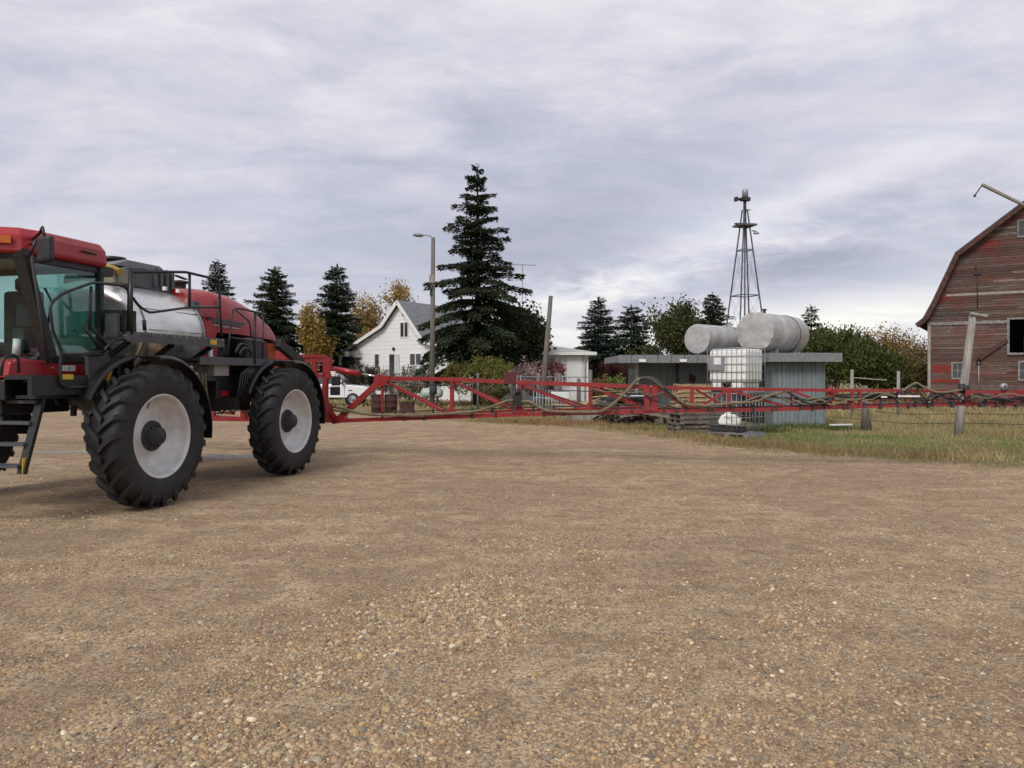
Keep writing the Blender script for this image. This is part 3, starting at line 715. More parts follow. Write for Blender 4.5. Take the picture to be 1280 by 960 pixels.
# ================================================================== WHITE HOUSE
def house():
    ang = radians(-30)
    root = empty('white_house', (-8.02, 55, 0), ang, 'white sided farmhouse with a steep grey shingle gable behind the yard', 'house')
    # local x along the facade (right), y = depth to the back
    prof = [(-4.75, 3.73), (-1.47, 5.3), (0, 7.0), (2.26, 4.1), (6.1, 3.35)]
    D = 9.0
    b = MB()
    poly = [(-4.6, 0)] + [(x, z - 0.12) for x, z in prof[:]] + [(6.0, 0)]
    poly[1] = (-4.6, 3.68); poly[-2] = (6.0, 3.25)
    b.prism(poly, lambda u, v: (u, 0, v), lambda u, v: (u, D, v))
    wall = b.build('wall', M['siding'], root)
    # roof slabs
    def slab(p, q, m, over=0.35, t=0.12):
        bb = MB(); (x0, z0), (x1, z1) = p, q
        d = Vector((x1 - x0, 0, z1 - z0)).normalized(); nrm = Vector((-d.z, 0, d.x))
        if nrm.z < 0: nrm = -nrm
        a0 = Vector((x0, 0, z0)); a1 = Vector((x1, 0, z1))
        pts = [a0, a1, a1 + nrm * t, a0 + nrm * t]
        bb.add([(v.x, -over, v.z) for v in pts] + [(v.x, D + over, v.z) for v in pts], [(0, 1, 2, 3), (7, 6, 5, 4), (0, 4, 5, 1), (1, 5, 6, 2), (2, 6, 7, 3), (3, 7, 4, 0)])
        bb.build('roof', m, root)
        ft = MB(); ft.bar((x0, -over - 0.03, z0 - 0.02), (x1, -over - 0.03, z1 - 0.02), 0.05, 0.24); ft.build('fascia', M['trim'], root)
    slab((-5.15, 3.50), (-1.47, 5.30), M['shingles']); slab((-1.47, 5.30), (0.03, 7.03), M['shingles'])
    slab((-0.03, 7.03), (2.30, 4.10), M['shingles']); slab((2.30, 4.10), (6.45, 3.30), M['shingles'])
    def win(x0, x1, z0, z1, split=True, name='window'):
        f = MB(); w = 0.07
        f.box((x0 - w, -0.05, z0 - w), (x0, 0.02, z1 + w)); f.box((x1, -0.05, z0 - w), (x1 + w, 0.02, z1 + w))
        f.box((x0, -0.05, z0 - w), (x1, 0.02, z0)); f.box((x0, -0.05, z1), (x1, 0.02, z1 + w))
        if split: f.box(((x0 + x1) / 2 - .04, -0.045, z0), ((x0 + x1) / 2 + .04, 0.02, z1))
        o = f.build(name, M['trim'], root)
        MB().box((x0, -0.02, z0), (x1, 0.0 - 0.005, z1)).build('pane', M['pane'], o)
        return o
    # facade s positions from the photograph: s = (55 t + 8.02)/(.866+.5 t)
    def s_(px): t = (px - 640) / F; return (55 * t + 8.02) / (.866 + .5 * t)
    def z_(px, py): return EYE + (470 - py) / F * (55 - .5 * s_(px))
    win(s_(501), s_(510), z_(505, 421), z_(505, 403.5))
    win(s_(469), s_(474), z_(471, 460), z_(471, 443), False)
    win(s_(513), s_(526.5), z_(520, 456), z_(520, 442.5))
    win(s_(543.5), s_(549), z_(546, 455), z_(546, 444), False)
    d = MB(); d.box((s_(487), -0.04, 0.3), (s_(493), 0.01, z_(490, 443))); dr = d.build('door', M['pane'], root, label='dark glass door')
    d = MB(); d.box((s_(494), -0.05, 0.3), (s_(500), 0.01, z_(497, 443))); d.build('storm_door', M['pinkwin'], root)
    for px, py in ((505, 393), (492.5, 436)):
        l = MB(); l.lathe([(0, 0.12), (0.10, 0.12), (0.16, 0.05)], (s_(px), 0, z_(px, py)), (0, -1, 0), 10); l.build('wall_light', M['grey'], root)
    MB().box((-4.7, -0.06, 0), (-4.5, 0.1, 3.6)).build('corner_trim', M['trim'], root); MB().box((5.9, -0.06, 0), (6.1, 0.1, 3.25)).build('corner_trim', M['trim'], root)
    # porch on the left: beam on posts
    p = MB(); p.box((-6.9, -0.6, 3.15), (-4.6, 2.5, 3.38)); p.box((-7.4, -0.7, 3.30), (-4.4, -0.5, 3.52)); p.build('porch_beam', M['trim'], root)
    for x in (-6.5, -5.2):
        MB().box((x - .1, -0.6, 0), (x + .1, -0.4, 3.15)).build('porch_post', M['trim'], root)
    MB().box((3.2, 4, 5.0 - 1), (3.35, 4.15, 5.6 - 1)).build('vent_pipe', M['trim'], root)
    # door step
    MB().box((s_(485), -1.2, 0), (s_(502), 0, 0.28)).build('step', M['concrete'], root)
house()

def bungalow():
    root = empty('low_white_building', (gx(735, 50), 50, 0), 0, 'low white building with a pale shallow hip roof behind the leaning pole', 'building')
    W = -3.6 * 50 / 50
    x0 = gx(598, 50) - gx(735, 50); D = 6
    MB().box((x0, 0, 0), (0, D, 3.2)).build('wall', M['siding_fine'], root)
    e = 3.24; o_ = 0.52
    vs = [(x0 - .3, -o_, e), (o_, -o_, e), (o_, D + o_, e), (x0 - .3, D + o_, e), (x0 - .3, -o_, e - .18), (o_, -o_, e - .18), (o_, D + o_, e - .18), (x0 - .3, D + o_, e - .18), (x0 - .3, 3, e + .62), (-2.2, 3, e + .55)]
    MB().add(vs, [(0, 1, 9, 8), (1, 2, 9), (2, 3, 8, 9), (3, 0, 8)]).build('roof', M['paleshingles'], root)
    MB().add(vs[:8], [(4, 5, 1, 0), (5, 6, 2, 1), (6, 7, 3, 2), (7, 4, 0, 3), (7, 6, 5, 4)]).build('eave', M['trim'], root)
    X = lambda px: gx(px, 50) - gx(735, 50)
    d = MB(); n = 8
    for i in range(n):
        a = X(709) + (X(727) - X(709)) * i / n; c = X(709) + (X(727) - X(709)) * (i + .92) / n
        d.box((a, -0.05, 0.1), (c, 0.0, 3.02))
    d.build('door_panel', M['trim'], root)
    MB().box((X(669), -0.06, .5), (X(692), 0, 2.85)).build('window', M['pane'], root)
    f = MB()
    for px in (668, 676, 684, 692.5): f.box((X(px) - .04, -0.09, .45), (X(px) + .04, -0.01, 2.9))
    f.build('window_frame', M['oldtrim'], root)
    MB().box((X(694), -0.07, 0.1), (X(695), 0, 3.0)).build('corner_trim', M['trim'], root); MB().box((X(733.5), -0.07, 0), (X(735) + .01, 0, 3.05)).build('corner_trim', M['trim'], root)
    MB().tube([(X(731), -0.1, 0.2), (X(731), -0.1, 2.9), (X(733), -0.5, 3.1)], 0.05, 8).build('downpipe', M['trim'], root)
    MB().lathe([(0, .1), (.12, .1), (.15, .02)], (X(702), 0, 2.45), (0, -1, 0), 10).build('wall_light', M['grey'], root)
    MB().tube([(-2.6, 3, e + .5), (-2.6, 3, e + .85)], 0.06, 8).build('vent_pipe', M['grey'], root)
bungalow()

# ================================================================== BARN
def barn():
    ang = radians(-33); ca, sa = cos(ang), sin(ang)
    C0 = (23.3, 43.0)
    root = empty('barn', (C0[0], C0[1], 0), ang, 'weathered old red gambrel roofed barn with peeling paint at the right', 'barn')
    def s_(px): t = (px - 640) / F; return (t * 43 - 23.3) / (.839 + .545 * t)
    def z_(px, py): return EYE + (470 - py) / F * (43 - .545 * s_(px))
    WD = 10.4; half = WD / 2; D = 16
    # left roof line (s,z) from eave to ridge
    L = [(-0.52, 4.50), (-0.1, 4.85), (0.35, 5.75), (1.45, 8.35), (4.40, 10.65), (half, 11.25)]
    R = [(WD - s, z) for s, z in L[::-1]]
    line = L + R[1:]
    def half_width(z):     # left s where roof underside is at height z
        for (s0, z0), (s1, z1) in zip(L[:-1], L[1:]):
            if z0 <= z <= z1: return s0 + (s1 - s0) * (z - z0) / (z1 - z0)
        return 0.0 if z < 4.6 else half
    # body volume just behind boards
    b = MB(); poly = [(0.05, 0)] + [(0.05, 4.8)] + [(max(0.05, s), z - 0.1) for s, z in L[1:]] + [(min(WD - .05, s), z - 0.1) for s, z in R[1:-1]] + [(WD - .05, 4.8), (WD - .05, 0)]
    # openings: big loft door (dark) and small window in real recess -> build body as side walls + back
    sd = MB()
    sd.box((0.0, 0.12, 0), (0.12, D, 4.75)); sd.box((WD - .12, 0.12, 0), (WD, D, 4.75))
    sd.prism(poly, lambda u, v: (u, D - .1, v), lambda u, v: (u, D, v))
    sd.col = (1, 1, 1)
    sd.build('side_wall', M['barn'], root, colattr=True)
    # opening rects (s0,s1,z0,z1)
    op = [(s_(1262), s_(1262) + 1.9, z_(1262, 441), z_(1262, 399.5)), (s_(1191.5), s_(1203), z_(1195, 472), z_(1195, 454.5)), (s_(1274), s_(1274) + .7, z_(1274, 295), z_(1274, 277)), (s_(1275), s_(1275) + .8, z_(1275, 474), z_(1275, 453))]
    r = random.Random(5); z = 0.0; bd = MB()
    while z < 11.1:
        h = r.uniform(0.125, 0.16); zc = z + h / 2
        s0 = max(0.0, half_width(zc) + 0.04); s1 = WD - s0
        # split in planks
        cuts = [s0]
        while cuts[-1] < s1 - 0.3: cuts.append(min(s1, cuts[-1] + r.uniform(2.2, 4.8)))
        for a, c in zip(cuts[:-1], cuts[1:]):
            segs = [(a, c - 0.006)]
            for (o0, o1, p0, p1) in op:
                if z + h > p0 and z < p1:
                    ns = []
                    for (u, v) in segs:
                        if o0 > u and o0 < v: ns.append((u, o0)); 
                        if o1 > u and o1 < v: ns.append((o1, v))
                        if o1 <= u or o0 >= v: ns.append((u, v))
                    segs = ns
            g = r.uniform(0.62, 1.25); wob = r.uniform(-0.008, 0.008); warm = r.uniform(-.05, .05)
            if r.random() < 0.09: g *= 1.6; warm = -.02
            bd.col = (g * (1 + warm), g, g * (1 - warm))
            for (u, v) in segs:
                y0 = -0.03 + wob
                bd.add([(u, y0 - .016, z + .004), (v, y0 - .016, z + .004), (v, y0, z + h - .004), (u, y0, z + h - .004), (u, y0 + .04, z + .004), (v, y0 + .04, z + .004), (v, y0 + .04, z + h - .004), (u, y0 + .04, z + h - .004)],
                       [(0, 1, 2, 3), (4, 7, 6, 5), (0, 4, 5, 1), (1, 5, 6, 2), (2, 6, 7, 3), (3, 7, 4, 0)])
        z += h
    bd.build('front_wall', M['barn'], root, colattr=True)
    # bright surviving red boards by the window and corner
    rb = MB()
    for (a, c, y0, y1) in ((s_(1164), s_(1189), 466, 456), (s_(1164), s_(1203), 478.5, 473.5)):
        zz0 = z_(1176, y0); zz1 = z_(1176, y1); k = int(max(1, round((zz1 - zz0) / .15)))
        for i in range(k):
            rb.box((a, -0.062, zz0 + (zz1 - zz0) * i / k), (c, -0.045, zz0 + (zz1 - zz0) * (i + .94) / k))
    rb.build('red_boards', M['barnred'], root, label='surviving bright red boards')
    tr = MB(); zb = z_(1180, 404.5)
    tr.box((0, -0.09, zb - .09), (op[0][0] - .1, -0.048, zb + .09)); tr.build('belt_board', M['oldtrim'], root)
    MB().box((0.9, -0.075, z_(1200, 370)), (7.5, -0.048, z_(1200, 370) + .12)).build('pale_board', M['wood_old'], root)
    MB().box((-0.02, -0.08, 0), (0.13, 0.12, 4.7)).build('corner_board', M['wood_old'], root)
    # roof, following the gambrel line
    th = 0.16
    for side in (L, R):
        v = []
        for i, (s, zz) in enumerate(side):
            p = side[max(i - 1, 0)]; q = side[min(i + 1, len(side) - 1)]
            d = Vector((q[0] - p[0], q[1] - p[1])).normalized(); n = Vector((-d.y, d.x))
            v.append(((s, zz), (s + n.x * th, zz + n.y * th)))
        rf = MB(); vs = []; fs = []
        for y in (-0.45, D + .3):
            for (a, c) in v: vs += [(a[0], y, a[1]), (c[0], y, c[1])]
        m = len(v) * 2
        for i in range(len(v) - 1):
            a = 2 * i
            fs += [(a, a + 2, a + 3, a + 1), (m + a + 1, m + a + 3, m + a + 2, m + a), (a, m + a, m + a + 2, a + 2), (a + 1, a + 3, m + a + 3, m + a + 1)]
        fs += [(0, 1, m + 1, m), (m - 2, 2 * m - 2, 2 * m - 1, m - 1)]
        rf.add(vs, fs); o = rf.build('roof', M['barnroof'], root)
        rk = MB()
        for (a, c), (a2, c2) in zip(v[:-1], v[1:]):
            rk.bar((a[0], -0.48, a[1] - .03), (a2[0], -0.48, a2[1] - .03), 0.05, 0.20)
        rk.build('rake_board', M['barntrim'], o)
    # openings
    o0, o1, p0, p1 = op[0]
    f = MB(); f.box((o0 - .12, -0.09, p0 - .1), (o0, 0.05, p1 + .1)); f.box((o1, -0.09, p0 - .1), (o1 + .12, 0.05, p1 + .1)); f.box((o0, -0.09, p1), (o1, 0.05, p1 + .1)); f.box((o0 - .1, -0.13, p0 - .12), (o1 + .1, 0.05, p0))
    ld = f.build('loft_opening', M['oldtrim'], root)
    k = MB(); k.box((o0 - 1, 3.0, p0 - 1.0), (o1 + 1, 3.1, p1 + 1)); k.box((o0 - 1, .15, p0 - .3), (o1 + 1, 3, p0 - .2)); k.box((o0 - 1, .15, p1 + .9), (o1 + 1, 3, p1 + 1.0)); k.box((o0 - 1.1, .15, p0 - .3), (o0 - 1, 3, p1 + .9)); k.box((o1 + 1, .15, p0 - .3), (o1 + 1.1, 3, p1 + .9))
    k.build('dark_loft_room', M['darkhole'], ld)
    for oo in op[1:]:
        a, c, q0, q1 = oo
        f = MB(); w = .09
        f.box((a - w, -0.09, q0 - w), (a, 0.0, q1 + w)); f.box((c, -0.09, q0 - w), (c + w, 0.0, q1 + w)); f.box((a, -0.09, q0 - w), (c, 0, q0)); f.box((a, -0.09, q1), (c, 0, q1 + w))
        f.box(((a + c) / 2 - .02, -0.05, q0), ((a + c) / 2 + .02, -.02, q1)); f.box((a, -0.048, (q0 + q1) / 2 - .02), ((a + c) / 2 - .02, -.02, (q0 + q1) / 2 + .02)); f.box(((a + c) / 2 + .02, -0.048, (q0 + q1) / 2 - .02), (c, -.02, (q0 + q1) / 2 + .02))
        wv = f.build('window', M['oldtrim'], root)
        MB().box((a, -0.018, q0), (c, -0.008, q1)).build('pane', M['pane'], wv)
    # conveyor rail: diagonal rusty board and conduit
    MB().bar((s_(1224), -0.12, z_(1224, 448)), (s_(1259), -0.12, z_(1259, 425)), 0.10, 0.22).build('diagonal_rail', M['barntrim'], root)
    MB().tube([(s_(1223.5), -0.1, .6), (s_(1223.5), -0.1, z_(1223, 452))], 0.03, 6).lathe([(0, .12), (.14, .12)], (s_(1223.5), -0.05, z_(1223, 452)), (0, -1, 0), 10).build('conduit', M['galv'], root)
    c = MB(); c.tube([(s_(1222), -0.1, z_(1222, 386)), (s_(1222), -0.1, z_(1222, 340))], 0.025, 5)
    c.box((s_(1218), -0.13, z_(1218, 343)), (s_(1226), -0.05, z_(1218, 340))); c.box((s_(1219), -0.13, z_(1218, 336)), (s_(1221), -0.05, z_(1218, 333)))
    c.build('insulator_bracket', M['darkgrey'], root)
    # hay hood beam from the roof
    hb = MB(); P0 = Vector(at(1283, 258, 39.8)); P1 = Vector(at(1228, 231, 38.2))
    hb.bar(P0, P1, 0.11, 0.13); hb.build('hay_beam', M['wood_old'], root, world=True)
    hk = MB(); hk.tube([P1, P1 + Vector((-.25, 0, -.35)), P1 + Vector((-.36, 0, -.5))], 0.03, 6); hk.lathe([(0, .06), (.12, .05)], P1 + Vector((-.38, 0, -.6)), (0, 0, 1), 8); hk.build('hook', M['darkgrey'], root, world=True)
    return root, op[0]
brn, lop = barn()
# hay bale inside the loft door
hb = empty('hay_bale', (23.3 + .839 * (lop[0] + 1.15) + .545 * .9, 43 - .545 * (lop[0] + 1.15) + .839 * .9, lop[2]), radians(-33), 'round straw bale showing inside the open loft door of the barn', 'hay bale')
MB().lathe([(-.5, .02), (-.5, .5), (-.42, .56), (.42, .56), (.5, .5), (.5, .02)], (0, .3, .36), (1, 0, 0), 20).build('bale', M['hay'], hb)

# ================================================================== SHED
def shed():
    root = empty('storage_shed', (gx(998, 26), 26, 0), 0, 'flat roofed blue grey shed carrying two silver tanks', 'shed')
    ox, oy = gx(998, 26), 26
    X = lambda px, Y=26: gx(px, Y) - ox
    # near block
    w = MB(); n = 12; x0, x1 = X(966.5), X(1030)
    w.box((x0 + .01, .04, 0), (x1 - .01, 3.4, 2.2))
    for i in range(n):
        a = x0 + (x1 - x0) * i / n
        w.box((a, 0, 0.02), (a + (x1 - x0) / n - 0.012, 0.04, 2.2))
    w.build('front_wall', M['bluepaint'], root)
    MB().box((x1 - .04, -0.02, 0), (x1 + .03, .06, 2.2)).build('corner_trim', M['greenpaint'], root); MB().box((x0 - .03, -0.02, 0), (x0 + .05, .06, 2.2)).build('corner_trim', M['greenpaint'], root)
    # recessed long wall on the left
    w = MB(); a0 = gx(797, 29) - ox; a1 = x0
    w.box((a0, 3.0, 0), (a1, 5.4, 2.25))
    k = 0
    while a0 + k * .22 < a1 - .2:
        w.box((a0 + k * .22, 2.97, 0.02), (a0 + k * .22 + .208, 3.0, 2.25)); k += 1
    w.build('long_wall', M['greenpaint'], root)
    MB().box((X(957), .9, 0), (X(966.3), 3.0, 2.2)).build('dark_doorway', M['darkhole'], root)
    # posts and corner at the left end
    lx = gx(775, 28) - ox
    MB().bar((gx(797, 28) - ox, 2.2, 0), (gx(797, 28) - ox, 2.2, 2.2), .1).build('post', M['wood_old'], root)
    MB().bar((gx(853, 28) - ox, 2.9, 0.3), (gx(853, 28) - ox, 2.9, 2.2), .06).build('post', M['darkgrey'], root)
    # roof
    MB().box((X(955.5), -0.45, 2.17), (X(1046), 3.8, 2.47)).build('roof', M['shingle_grey'], root, bevel=0.01)
    rl = MB(); xa = gx(773, 27.5) - ox; xb = X(955.3)
    k = 10
    for i in range(k):
        a = xa + (xb - xa) * i / k; rl.box((a, 1.45, 2.17), (a + (xb - xa) / k - 0.02, 1.50, 2.455))
    rl.box((xa + .01, 1.50, 2.2), (xb, 5.8, 2.44))
    rl.build('long_roof', M['shingle_grey'], root)
    for px in (803, 854):
        MB().box((gx(px, 27.4) - ox - .12, 1.36, 2.2), (gx(px, 27.4) - ox + .12, 1.45, 2.3)).build('eave_light', M['whiteplastic'], root)
    MB().box((gx(790, 28) - ox, 2.4, 1.75), (gx(798, 28) - ox, 2.6, 1.95)).build('junction_box', M['galv'], root)
    MB().tube([(gx(873, 28) - ox, 2.86, 1.0), (gx(873, 28) - ox, 2.86, 1.7), (gx(870, 28) - ox, 2.86, 1.75)], .05, 6).box((gx(869, 28) - ox, 2.8, 1.5), (gx(876, 28) - ox, 2.9, 1.7)).build('fuel_pump', M['rust'], root)
shed()

def silver_tank(px, pyc, Yn, dia, length, ang, label, dents, seed, z):
    # ang: direction of the axis away from camera, measured from +Y to +X
    r = random.Random(seed); R = dia / 2
    c = at(px, pyc, Yn)
    root = empty('silver_tank', (c[0], c[1], z), 0, label, 'tank', 'silver fuel tanks on the shed roof')
    a = Vector((sin(ang), cos(ang), 0)); s = Vector((cos(ang), -sin(ang), 0)); n = 48
    def ringp(t, rr, wob=0):
        o = []
        for k in range(n):
            th = 2 * pi * k / n
            q = rr * (1 + wob * sin(th * 11 + 1) * 0.5 + wob * sin(th * 7) * .5)
            g1 = sin(th * 13 + 2 * sin(th * 3)) * .6 + sin(th * 21 + 1.3) * .4; q = rr * (1 + wob * .28 * g1); tt = t + wob * .55 * sin(th * 17 + 1.5 * sin(th * 5)) * R
            o.append(a * tt + s * (cos(th) * q) + Vector((0, 0, R + 0.05 + sin(th) * q)))
        return o
    b = MB(); vs = []; rings = []
    prof = [(-0.03, 0.02, 0), (-0.03, R * .5, .0), (-0.02, R * .72, 0.004 * dents), (-0.01, R * .88, 0.018 * dents), (-0.002, R * .965, .034 * dents), (0.0, R * .985, .036 * dents), (0.03, R, .026 * dents), (0.12, R, .006 * dents), (length * .33, R, 0), (length * .33 + .01, R * 1.006, 0), (length * .66, R * 1.006, 0), (length * .66 + .01, R, 0), (length - .08, R, 0), (length, R * .94, 0), (length + .05, R * .5, 0), (length + .06, .02, 0)]
    fs = []
    for (t, rr, w) in prof: vs += ringp(t, rr, w)
    for i in range(len(prof) - 1):
        for k in range(n): fs.append((i * n + k, i * n + (k + 1) % n, (i + 1) * n + (k + 1) % n, (i + 1) * n + k))
    b.add(vs, fs, True); so_ = b.build('shell', M['tanksilver'], root); es = so_.modifiers.new('edge', 'EDGE_SPLIT'); es.split_angle = radians(38)
    tb = MB(); tb.tube(ringp(length * .72, R + .008), 0.012, 5, closed=True); tb.build('seam_band', M['rust'], root)
    v = MB(); p = a * (length * .25) + Vector((0, 0, dia + .05)); v.tube([p, p + Vector((0, 0, .12))], 0.05, 8); v.lathe([(0, .08), (.05, .08)], p + Vector((0, 0, .1)), (0, 0, 1), 10); v.build('vent_cap', M['darkgrey'], root)
    cr = MB()
    for t in (.25, .75):
        q = a * (length * t); cr.bar(q - s * R * .7 + Vector((0, 0, .06)), q + s * R * .7 + Vector((0, 0, .06)), .14, .12)
        for sg in (-1, 1): cr.bar(q + s * R * .6 * sg + Vector((0, 0, .06)), q + s * R * .72 * sg + Vector((0, 0, R * .45)), .1, .08)
    cr.build('cradle', M['wood_old'], root)
silver_tank(943, 412, 26.3, 1.37, 3.1, radians(43), 'larger dented silver tank with crumpled end on the shed roof', 1.9, 3, 2.475)
silver_tank(871, 421, 28.3, 1.09, 3.0, radians(46), 'smaller smooth silver tank at the left on the shed roof', .15, 4, 2.475)

# ================================================================== WINDMILL TOWER
def windmill():
    Y = 44; x = gx(931, Y)
    root = empty('windmill_tower', (x, Y, 0), radians(14), 'tall bare steel windmill tower without blades behind the silver tanks', 'windmill tower')
    H = hgt(262, Y); B = 1.18; T = 0.10
    tb = MB()
    def leg(sx, sy, z): k = B + (T - B) * z / H; return (sx * k, sy * k, z)
    for sx, sy in ((1, 1), (1, -1), (-1, -1), (-1, 1)):
        MB().bar(leg(sx, sy, 0), leg(sx, sy, H), 0.062).build('leg', M['winddark'], root)
    for z in (1.6, 3.9, 6.3, 8.9):
        g = MB(); c = [leg(1, 1, z), leg(1, -1, z), leg(-1, -1, z), leg(-1, 1, z)]
        for i in range(4): g.bar(c[i], c[(i + 1) % 4], 0.05)
        g.build('girt', M['winddark'], root)
    br = MB()
    zz = [0, 1.6, 3.9, 6.3, 8.9]
    for z0, z1 in zip(zz[:-1], zz[1:]):
        for sx, sy, tx, ty in ((1, 1, 1, -1), (-1, 1, -1, -1), (1, 1, -1, 1), (1, -1, -1, -1)):
            br.tube([leg(sx, sy, z0), leg(tx, ty, z1)], 0.007, 3); br.tube([leg(tx, ty, z0), leg(sx, sy, z1)], 0.007, 3)
    br.build('brace_wires', M['winddark'], root)
    MB().tube([(0, 0, 0), (0, 0, H + .4)], 0.045, 8).build('pump_rod', M['winddark'], root)
    zp = hgt(282, Y)
    p = MB(); p.box((-.5, -.5, zp - .05), (.5, .5, zp + .05)); p.box((-.62, -.1, zp + .05), (.62, .1, zp + .12)); p.build('platform', M['winddark'], root)
    MB().tube([(.35, -.2, zp - .3), (.6, -.25, zp - .38)], 0.04, 6).lathe([(0, .05), (.1, .17), (.14, .17)], (.58, -.25, zp - .35), (0, 0, -1), 10).build('yard_lamp', M['galv'], root)
    zh = hgt(251, Y)
    h = MB(); h.tube([(0, 0, H - .2), (0, 0, zh)], .09, 8); h.box((-.22, -.2, zh), (.25, .2, zh + .18)); h.tube([(-.6, 0, zh + .05), (-.2, 0, zh + .1), (.3, 0, zh + .05)], .08, 8); h.box((-.62, -.12, zh - .06), (-.5, .12, zh + .18))
    h.tube([(.05, 0, zh - .55), (.35, 0, zh - .5)], .03, 6)
    h.build('gearbox', M['darkgrey'], root)
    MB().lathe([(0, .02), (0, .17), (.42, .17), (.50, .12), (.5, .02)], (.02, 0, zh + .15), (0, 0, 1), 14).build('gear_cover', M['galv'], root)
windmill()

# ================================================================== LAMP POLE, POLES, ANTENNA
def lamp_pole():
    Y = 39.5; x = gx(540, Y); H = hgt(297, Y)
    root = empty('street_lamp', (x, Y, 0), 0, 'tall wooden yard lamp pole with a curved arm before the white house', 'street lamp')
    MB().tube([(0, 0, 0), (.03, 0, H * .5), (.06, 0, H)], [.15, .125, .10], 12).build('pole', M['pole'], root)
    MB().tube([(.06, 0, H - .15), (-.05, 0, H + .06), (-.3, -.02, H + .12), (-.55, -.05, H + .1)], .03, 8).build('arm', M['galv'], root)
    l = MB(); l.lathe([(0, .02), (.03, .09), (.12, .15), (.35, .17), (.5, .12), (.56, .02)], (-.42, -.03, H + .10), (-1, -.1, .06), 14, sz=.6); l.build('lamp_head', M['galv'], root)
    MB().tube([(-.02, -.14, H * .69), (.02, -.14, H * .72)], .05, 6).box((-.1, -.16, H * .66), (.02, -.08, H * .70)).build('insulator', M['darkgrey'], root)
    MB().box((-.12, -.2, H * .735), (.16, -.11, H * .78)).build('meter_box', M['wood_old'], root)
    # cream power box low on the pole
    MB().lathe([(0, .1), (.05, .19), (.38, .19), (.45, .12)], (.1, -.3, 0.75), (0, 0, 1), 12).build('meter_can', M['darkgrey'], root)
lamp_pole()
def leaning_pole():
    Y = 33; a = at(679.5, 480, Y); t = at(688.5, 370, Y)
    bx = a[0] - (t[0] - a[0]) * a[2] / (t[2] - a[2])
    root = empty('wooden_pole', (bx, Y, 0), 0, 'plain leaning wooden pole with no wires, right of the tall spruce', 'pole')
    MB().tube([(0, 0, 0), ((t[0] - bx) * .5, 0, t[2] * .5), (t[0] - bx, 0, t[2])], [.13, .11, .09], 12).build('shaft', M['pole'], root)
leaning_pole()
def antenna():
    Y = 52; x = gx(653, Y); H = hgt(330, Y)
    root = empty('tv_antenna', (x, Y, 0), 0, 'thin television antenna mast rising right of the tall spruce', 'antenna')
    MB().tube([(0, 0, 0), (0, 0, H)], .028, 6).build('mast', M['galv'], root)
    e = MB(); e.tube([(-.75, 0, H - .02), (.95, .1, H - .08)], .018, 5)
    for i in range(9):
        t = -.7 + i * .19; l = .45 - i * .02
        e.tube([(t, -l, H - .03 - i * .005), (t, l, H - .03 - i * .005)], .012, 4)
    e.build('elements', M['galv'], root)
antenna()
def big_post():
    Y = 22; a = at(1197, 544, Y); t = at(1216, 394, Y)
    root = empty('leaning_post', (a[0], Y, 0), 0, 'thick grey leaning wooden post with a short top plank, before the barn', 'post')
    dx = t[0] - a[0]; H = t[2]
    MB().tube([(0, 0, -.1), (dx * .3, 0, H * .3), (dx * .7, 0, H * .7), (dx, 0, H)], [.125, .115, .105, .09], 14).build('shaft', M['wood_old'], root)
    MB().bar((dx - .12, -.1, H + .05), (dx + .35, -.1, H - .03), .09, .07).build('top_plank', M['wood_old'], root)
    MB().box((dx * .36 - .15, -.2, H * .36), (dx * .36 + .08, -.11, H * .36 + .2)).build('bracket', M['darkgrey'], root)
big_post()

# ================================================================== FENCES
def fence_post(px, Y, pyt, label, rad=.07, m='wood_old', grp='wooden fence posts', lean=0.0, flare=0):
    root = empty('fence_post', (gx(px, Y), Y, 0), 0, label, 'fence post', grp)
    H = hgt(pyt, Y)
    prof = [(0, 0, -.05), (lean * .5, 0, H * .5), (lean, 0, H)]
    MB().tube(prof, [rad * (1 + flare), rad, rad * .92], 9).build('shaft', M[m], root)
    return root
fence_post(1065, 33, 462, 'grey fence post right of the shed, left end of the wooden rail')
fence_post(1123, 33, 464, 'grey fence post left of the barn, right end of the wooden rail')
fence_post(1083, 24, 482, 'short thick leaning fence stump behind the boom, right of the shed', .10, 'pole', None, -.08, .8)
fence_post(1081, 36, 483, 'short grey post stub behind the fence rail, between the taller posts', .14)
rl = MB(); rl.bar(at(1066, 472, 33.1), at(1108, 475, 33.1), .09, .04)
tag(rl.build('fence_rail', M['wood_old']), 'bleached wooden rail nailed to the post right of the shed', 'rail')
w = MB()
for z0, z1 in ((.95, .9), (.62, .62), (.32, .35)):
    pts = [Vector(at(1038, 470, 26)), Vector(at(1083, 470, 24)), Vector(at(1120, 470, 23.2)), Vector(at(1160, 470, 22.6)), Vector(at(1203, 470, 22.1)), Vector(at(1290, 470, 21.2))]
    for i, p in enumerate(pts): p.z = z0 + (z1 - z0) * i / 4 - (.05 if i in (2, 3) else 0)
    w.tube(pts, .008, 4)
w.tube([Vector((gx(1112, 23.4), 23.4, 1.0)), Vector((gx(1160, 22.6), 22.6, .3))], .008, 4)
tag(w.build('wire_fence', M['darkgrey']), 'sagging rusty fence wires running from the stump to the leaning post', 'wire fence')
